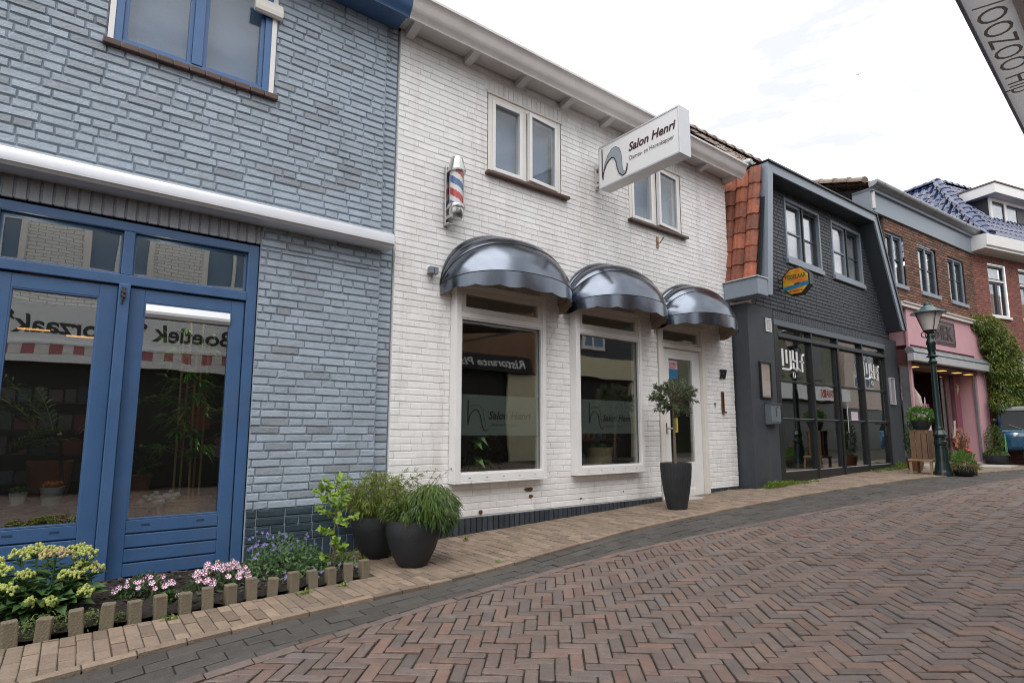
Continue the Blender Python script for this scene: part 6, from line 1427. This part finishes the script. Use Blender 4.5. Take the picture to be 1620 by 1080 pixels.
# ------------------------------------------------------------------ goods seen through the blue doors
def frond(mb, p, d, ln, n, L_, W_, rr, droop=.5):
    d = Vector(d).normalized(); p = Vector(p); pts = [p.copy()]
    for i in range(10): p = p+d*ln/10; d = (d+Vector((0, 0, -droop*.1))).normalized(); pts.append(p.copy())
    mb.tube(pts, .003, 4)
    for i in range(2, 11):
        s = (pts[i]-pts[i-1]).normalized().cross(Vector((0, 0, 1))).normalized()
        for sg_ in (-1, 1):
            for _ in range(n): mb.leaf(pts[i], (pts[i]-pts[i-1]).normalized()*.7+s*sg_+Vector((0, 0, rr.uniform(-.1, .3))), Vector((0, 0, 1)), L_*rr.uniform(.7, 1.1), W_, (rr.random(), 0, 0), .2)
rr = random.Random(41)
t = thing('indoor_bamboo', 'tall green indoor bamboo behind the right blue door glass', 'indoor plant', (.72, 5.03, .28))
b = MB(); lf = MB()
for (x, y, h) in ((.62, 5.02, 1.75), (.665, 5.06, 1.9), (.72, 5.0, 1.6), (.755, 5.05, 1.95), (.79, 5.02, 1.7)):
    b.tube([(x, y, .45), (x+rr.uniform(-.02, .02), y, h)], .008, 6)
    for k in range(17):
        z = rr.uniform(.8, h); a = rr.uniform(0, 2*pi); p = Vector((x, y, z)); d = Vector((cos(a), sin(a), .3)).normalized(); e = p+d*rr.uniform(.06, .16); b.tube([p, e], .002, 4)
        for _ in range(9): lf.leaf(e, d+rvec(rr)*.8+Vector((0, 0, -.2)), Vector((0, 0, 1))+rvec(rr)*.3, rr.uniform(.08, .15), .018, (rr.random(), 0, 0), .3)
b.build('canes', 'bamboo_cane', t); lf.build('leaves', 'leaf_indoor', t, fix=False)
def basket(name, label, c, R, H, m='wicker'):
    t = thing(name, label, 'basket', c); q = MB(); pr = [(0, 0), (R*.85, 0)]
    for k in range(12): pr.append((R*(.87+.13*k/11)+(.006 if k % 2 else 0), H*(k+.5)/12))
    pr += [(R*1.02, H), (R*.92, H), (R*.9, H*.8), (0, H*.75)]; q.lathe(pr, c, 30); q.build('weave', m, t, smooth=60); return t
basket('wicker_basket', 'wicker basket around the indoor bamboo canes behind the right blue door', (.72, 5.04, .30), .16, .20)
b = MB()
for k in range(22): b.ball((rr.uniform(.42, .66), rr.uniform(4.98, 5.06), .50+rr.uniform(-.02, .03)+.03*(k % 3 == 0)), rr.uniform(.018, .032), 8, 5, sq=.8)
tag(b.build('pebbles', 'stone_pale', origin=(.54, 5.0, .48), smooth=60), 'heap of pale pebbles beside the wicker basket behind the right blue door', 'pebbles', kind='stuff')
b = MB(); b.mbox(lambda u, d, z: (u, 5.1-d, z), .34, .56, -.12, .12, .46, .485); b.box(.52, .55, 4.99, 5.02, .285, .459); b.box(.35, .38, 4.99, 5.02, .285, .459)
tag(b.build('small_stool', mat('pinkish stool wood', (.30, .13, .10), .6), origin=(.45, 5.1, .285)), 'small reddish stool behind the lower left corner of the right blue door glass', 'stool')
t = thing('indoor_pot_plant', 'terracotta pot with round leaves on the reddish stool', 'indoor plant', (.40, 5.1, .486))
b = MB(); b.lathe([(0, 0), (.055, 0), (.08, .15), (.085, .19), (.075, .19), (0, .17)], (.40, 5.1, .487), 24); b.build('pot', 'terracotta', t, smooth=40)
b = MB()
for k in range(160): v = rvec(rr); b.leaf((.40+v.x*.14, 5.1+v.y*.12, .78+v.z*.12), v+Vector((0, 0, .3)), Vector((0, 0, 1))+rvec(rr)*.4, .05, .035, (rr.random(), 0, 0), .2)
b.build('foliage', 'leaf_dark', t, fix=False)
b = MB(); b.add([(.93, 5.3, .95), (1.0, 5.3, .98), (.99, 5.3, .78), (.92, 5.3, .80)], [(0, 1, 2, 3)]); b.add([(.93, 5.33, .95), (1.0, 5.33, .98), (.99, 5.33, .78), (.92, 5.33, .80)], [(0, 1, 2, 3)])
tag(b.build('pink_cloth', 'petal_pink', origin=(.96, 5.3, .8)), 'pink cloth hanging at the right edge of the right blue door glass', 'cloth')
b = MB(); b.box(.72, .92, 5.55, 5.7, 1.02, 1.22); tag(b.build('orange_crate', mat('orange box', (.32, .06, .02), .6), origin=(.82, 5.6, 1.02)), 'dull orange box behind the bamboo leaves', 'box')
t = thing('shop_rack', 'dark rack of packets behind the left blue door glass', 'rack', (-.15, 5.5, .28))
b = MB()
for z in (.62, .82, 1.0, 1.2): b.box(-.62, .12, 5.40, 5.62, z, z+.012)
for x in (-.62, .11): b.box(x, x+.015, 5.40, 5.62, .28, 1.45)
b.build('shelves', 'room_dark', t)
pk = mat('packet print', (.05, .08, .12), .5, alt=[(.14, .035, .025), (.015, .02, .04), (.10, .09, .08), (.03, .07, .06)]); k = 0
for z in (.634, .834, 1.014, 1.214):
    x = -.58
    while x < .06:
        w = rr.uniform(.05, .12); b = MB(); b.box(x, x+w, 5.41, 5.5, z, z+rr.uniform(.08, .13)); o = b.build('packet', pk, origin=(x+w/2, 5.45, z)); 
        tag(o, 'printed packet on the dark rack behind the left blue door glass', 'packet', 'packets on the rack behind the left blue door'); x += w+.015
t = thing('indoor_palm', 'dark green palm behind the left blue door glass', 'indoor plant', (.02, 5.6, .28)); b = MB()
for k in range(9): a = rr.uniform(0, 2*pi); frond(b, (-.08+.12*cos(a), 5.02, .98), (cos(a), sin(a)*.4, 1.1), rr.uniform(.35, .55), 2, .12, .012, rr, .9)
for k in range(7): a = rr.uniform(0, 2*pi); frond(b, (-.38, 5.02, .80), (cos(a), sin(a)*.4, .9), rr.uniform(.25, .4), 2, .10, .010, rr, .9)
b.build('fronds', 'leaf_bamboo', t, fix=False)
b = MB(); b.tube([(.02, 5.35, .28), (-.05, 5.2, .7), (-.08, 5.03, .98)], .016, 6); b.build('stem', 'bark', t)
t = thing('potted_cactus', 'small white pot with a green succulent behind the left blue door glass', 'indoor plant', (-.27, 5.2, .50))
b = MB(); b.lathe([(0, 0), (.035, 0), (.05, .085), (.044, .085), (0, .07)], (-.27, 5.2, .50), 20); b.build('pot', 'sign_white', t, smooth=40)
b = MB()
for k in range(60): v = rvec(rr); b.leaf((-.27+v.x*.03, 5.2+v.y*.03, .59), v+Vector((0, 0, .6)), rvec(rr), .04, .014, (rr.random(), 0, 0))
b.build('foliage', 'leaf_indoor', t, fix=False)
basket('wicker_pot', 'orange brown wicker pot behind the left blue door glass', (-.12, 5.35, .55), .13, .24, 'terracotta')
b = MB(); b.box(-.5, .05, 5.05, 5.33, .47, .498); b.box(-.5, -.47, 5.05, 5.33, .28, .469); b.box(.02, .05, 5.05, 5.33, .28, .469)
tag(b.build('display_table', 'room_dark', origin=(-.22, 5.2, .28)), 'low dark display table behind the left blue door glass', 'table')
t = thing('white_tub', 'white tub with glossy orange fruit behind the left blue door glass', 'tub', (-.09, 5.12, .30))
b = MB(); b.lathe([(0, 0), (.05, 0), (.07, .12), (.062, .12), (0, .10)], (-.09, 5.12, .499), 20); b.build('tub', 'stone_pale', t, smooth=40)
b = MB()
for k in range(9): b.ball((-.09+rr.uniform(-.05, .05), 5.12+rr.uniform(-.04, .03), .625+rr.uniform(0, .02)), .022, 8, 6)
b.build('fruit', mat('orange fruit', (.45, .12, .02), .3, rnd=.3), t, smooth=60)
for x, y in ((-.32, 5.9), (-.02, 6.1)):
    b = MB(); b.box(x-.10, x+.10, y-.02, y+.02, 1.80, 1.81); o = tag(b.build('tube_lamp', 'warm_lamp', origin=(x, y, 1.87)), 'left warm lamp strip glowing inside the dark blue house shop' if x < -.2 else 'right warm lamp strip glowing inside the dark blue house shop', 'lamp')
for x in (-.35, .45):                                  # added fill lights, hidden behind the transom bar, brighten the goods inside
    li = bpy.data.lights.new('hidden_fill_light', 'POINT'); li.energy = 7; li.color = (1, .86, .68); li.shadow_soft_size = .035; lo = bpy.data.objects.new('hidden_fill_light', li); lo.location = (x, 5.05, 2.115); COL.objects.link(lo)

# ------------------------------------------------------------------ goods in the salon
t = thing('window_plant', 'dark broad leaved plant low in the left salon window', 'indoor plant', (3.1, 5.0, .3)); b = MB()
for k in range(26):
    a = rr.uniform(0, 2*pi); p = Vector((3.08, 4.88, .5)); e = p+Vector((cos(a)*.22, sin(a)*.12, rr.uniform(.1, .48))); b.tube([p, p.lerp(e, .5)+Vector((0, 0, .06)), e], .004, 4); b.leaf(e, Vector((cos(a), sin(a)*.5, -.2)), Vector((0, -.5, 1)), rr.uniform(.12, .2), .09, (rr.random(), 0, 0), .3)
b.build('foliage', 'leaf_dark', t, fix=False); b = MB(); b.lathe([(0, 0), (.1, 0), (.13, .2), (.11, .2), (0, .17)], (3.1, 5.0, .3), 20); b.build('pot', 'pot_dark', t, smooth=40)
t = thing('hanging_dry_plant', 'bunch of dry brown foliage in the middle of the left salon window', 'dried plant', (3.55, 5.15, .3)); b = MB()
for k in range(500): v = rvec(rr); b.leaf((3.55+v.x*.2, 5.15+v.y*.12, .78+v.z*.22), v, rvec(rr), .06, .02, (rr.random(), 0, 0), .3)
b.build('foliage', 'leaf_dry', t, fix=False); b = MB(); b.lathe([(0, 0), (.08, 0), (.1, .28), (.09, .28), (0, .25)], (3.55, 5.15, .3), 20); b.build('pot', 'pot_dark', t, smooth=40)
basket('seagrass_basket', 'round pale seagrass basket low in the middle salon window', (4.98, 4.86, .622), .16, .20, mat('pale seagrass', (.46, .34, .20), .75, var=.4, scale=40, bump=.8, bscale=90))
b = MB(); b.box(4.70, 5.9, 4.76, 5.22, .595, .619); b.box(4.75, 5.9, 4.80, 5.20, .27, .30); b.box(4.76, 4.8, 4.81, 5.19, .30, .595)
tag(b.build('display_bench', 'wood_pale', origin=(5.3, 5, .27)), 'pale wooden bench under the seagrass basket', 'bench')
t = thing('leafy_sprig', 'green sprig sticking out of the seagrass basket', 'indoor plant', (4.98, 4.86, .80)); b = MB()
for k in range(40): v = rvec(rr); b.leaf((4.98+v.x*.06, 4.86+v.y*.06, .81), v+Vector((0, 0, .8)), rvec(rr), .08, .03, (rr.random(), 0, 0), .2)
b.build('foliage', 'leaf_indoor', t, fix=False)
b = MB(); b.box(4.62, 5.9, 5.30, 5.6, .89, .915); b.box(4.62, 5.9, 5.3, 5.6, .6, .62); b.box(5.75, 5.79, 5.3, 5.6, .3, 1.3); b.box(4.62, 4.66, 5.3, 5.6, .3, .89)
tag(b.build('product_shelf', 'wood', origin=(5.2, 5.4, .3)), 'wooden product shelf in the middle salon window', 'shelf')
pk2 = mat('bottle plastic', (.5, .5, .52), .35, alt=[(.06, .12, .35), (.45, .30, .05), (.35, .06, .06), (.6, .6, .6)])
x = 4.68
while x < 5.7:
    for z in (.916, .621):
        r = rr.uniform(.025, .045); h = rr.uniform(.08, .17); b = MB(); b.lathe([(0, 0), (r, 0), (r, h*.7), (r*.5, h*.8), (r*.4, h), (0, h)], (x, 5.38, z), 12)
        tag(b.build('bottle', pk2, origin=(x, 5.38, z), smooth=40), 'hair care bottle on the shelf in the middle salon window', 'bottle', 'hair care bottles on the salon shelf')
    x += rr.uniform(.09, .12)
b = MB(); b.box(3.68, 3.95, 7.9, 7.95, 1.2, 1.75); tag(b.build('wall_picture', 'ink', origin=(3.8, 7.9, 1.2)), 'dark framed picture on the salon back wall', 'picture')
# bistro interior
t = thing('bistro_table', 'wooden table just inside the left bistro pane', 'table', (9.3, 5.6, .32))
b = MB(); b.box(8.9, 9.8, 5.3, 5.9, 1.0, 1.04); b.build('tabletop', 'wood_pale', t)
for x, y in ((8.95, 5.35), (9.75, 5.35), (8.95, 5.85), (9.75, 5.85)): b = MB(); b.box(x-.02, x+.02, y-.02, y+.02, .32, 1.0); b.build('leg', 'dark_metal', t)
t = thing('bistro_chair', 'dark chair at the wooden table inside the bistro', 'chair', (9.4, 6.3, .32))
b = MB(); b.box(9.15, 9.65, 6.1, 6.5, .72, .80); b.build('seat', 'pot_dark', t, bevel=.02); b = MB(); b.box(9.15, 9.65, 6.48, 6.54, .8, 1.25); b.build('backrest', 'pot_dark', t, bevel=.02)
for x, y in ((9.18, 6.13), (9.62, 6.13), (9.18, 6.47), (9.62, 6.47)): b = MB(); b.box(x-.015, x+.015, y-.015, y+.015, .32, .72); b.build('leg', 'dark_metal', t)
b = MB()
for k in range(9): z = 0; b.box(9.9+k*.09, 9.96+k*.09, 7.2, 7.25, .32, 2.5)
tag(b.build('slat_screen', 'wood_pale', origin=(10.3, 7.2, .32)), 'pale wooden slat screen deep inside the bistro', 'screen')

# small bird far off in the sky
bc = Vector((81.0, 28.8, 49.6)); b = MB(); b.tube([bc+Vector((-.16, .02, 0)), bc, bc+Vector((.16, 0, .02))], [.015, .05, .01], 6)
for sg_ in (-1, 1): b.add([bc+Vector((.05, 0, .02)), bc+Vector((-.05, 0, .02)), bc+Vector((-.08, sg_*.30, .13)), bc+Vector((.02, sg_*.32, .14))], [(0, 1, 2, 3)])
tag(b.build('bird', 'ink', origin=tuple(bc), fix=False), 'tiny dark bird flying high in the pale sky', 'bird')
# more goods before and inside the pink shop
rr = random.Random(61)
for k, (u, d, z, h, m, lab) in enumerate(((2.30, .05, .34, .30, 'terracotta', 'tall terracotta vase on the floor of the pink shop doorway'), (2.95, -.20, .36, .24, 'wicker', 'wicker coloured vase inside the right pane of the pink shop'), (.45, -.32, .36, .28, 'stone_pale', 'pale vase low in the left pane of the pink shop'), (1.05, -.9, .34, .5, 'wood', 'tall brown vase deep inside the pink shop'))):
    b = MB(); b.lathe([(0, 0), (.06, 0), (.10, h*.4), (.08, h*.75), (.045, h*.9), (.06, h), (0, h*.95)], PW(u, d, z), 16); tag(b.build('vase', m, origin=PW(u, d, z), smooth=50), lab, 'vase')
for (u, d, z, lab) in ((2.42, .03, .72, 'bunch of dry reeds above the terracotta vase'), (2.95, -.2, .75, 'bunch of dry stems above the wicker coloured vase')):
    b = MB()
    for k in range(160): v = rvec(rr); b.leaf(Vector(PW(u, d, z))+Vector((v.x*.09, v.y*.06, v.z*.16)), v+Vector((0, 0, 1.2)), rvec(rr), rr.uniform(.05, .12), .012, (rr.random(), 0, 0), .1)
    tag(b.build('dry_bouquet', 'leaf_dry', origin=PW(u, d, z), fix=False), lab+' in the pink shop', 'dried plant')
b = MB(); 
for k in range(14): b.tube([PW(.32+.4*rr.random(), -.3, 2.36), PW(.32+.4*rr.random(), -.3, rr.uniform(1.5, 2.0))], .008, 5, rc())
tag(b.build('hanging_strings', mat('coloured string', (.35, .05, .04), .7, alt=[(.30, .22, .12), (.05, .12, .10)]), origin=PW(.3, -.3, 2.3)), 'coloured strings hanging in the left pane of the pink shop', 'hanging decoration', kind='stuff')
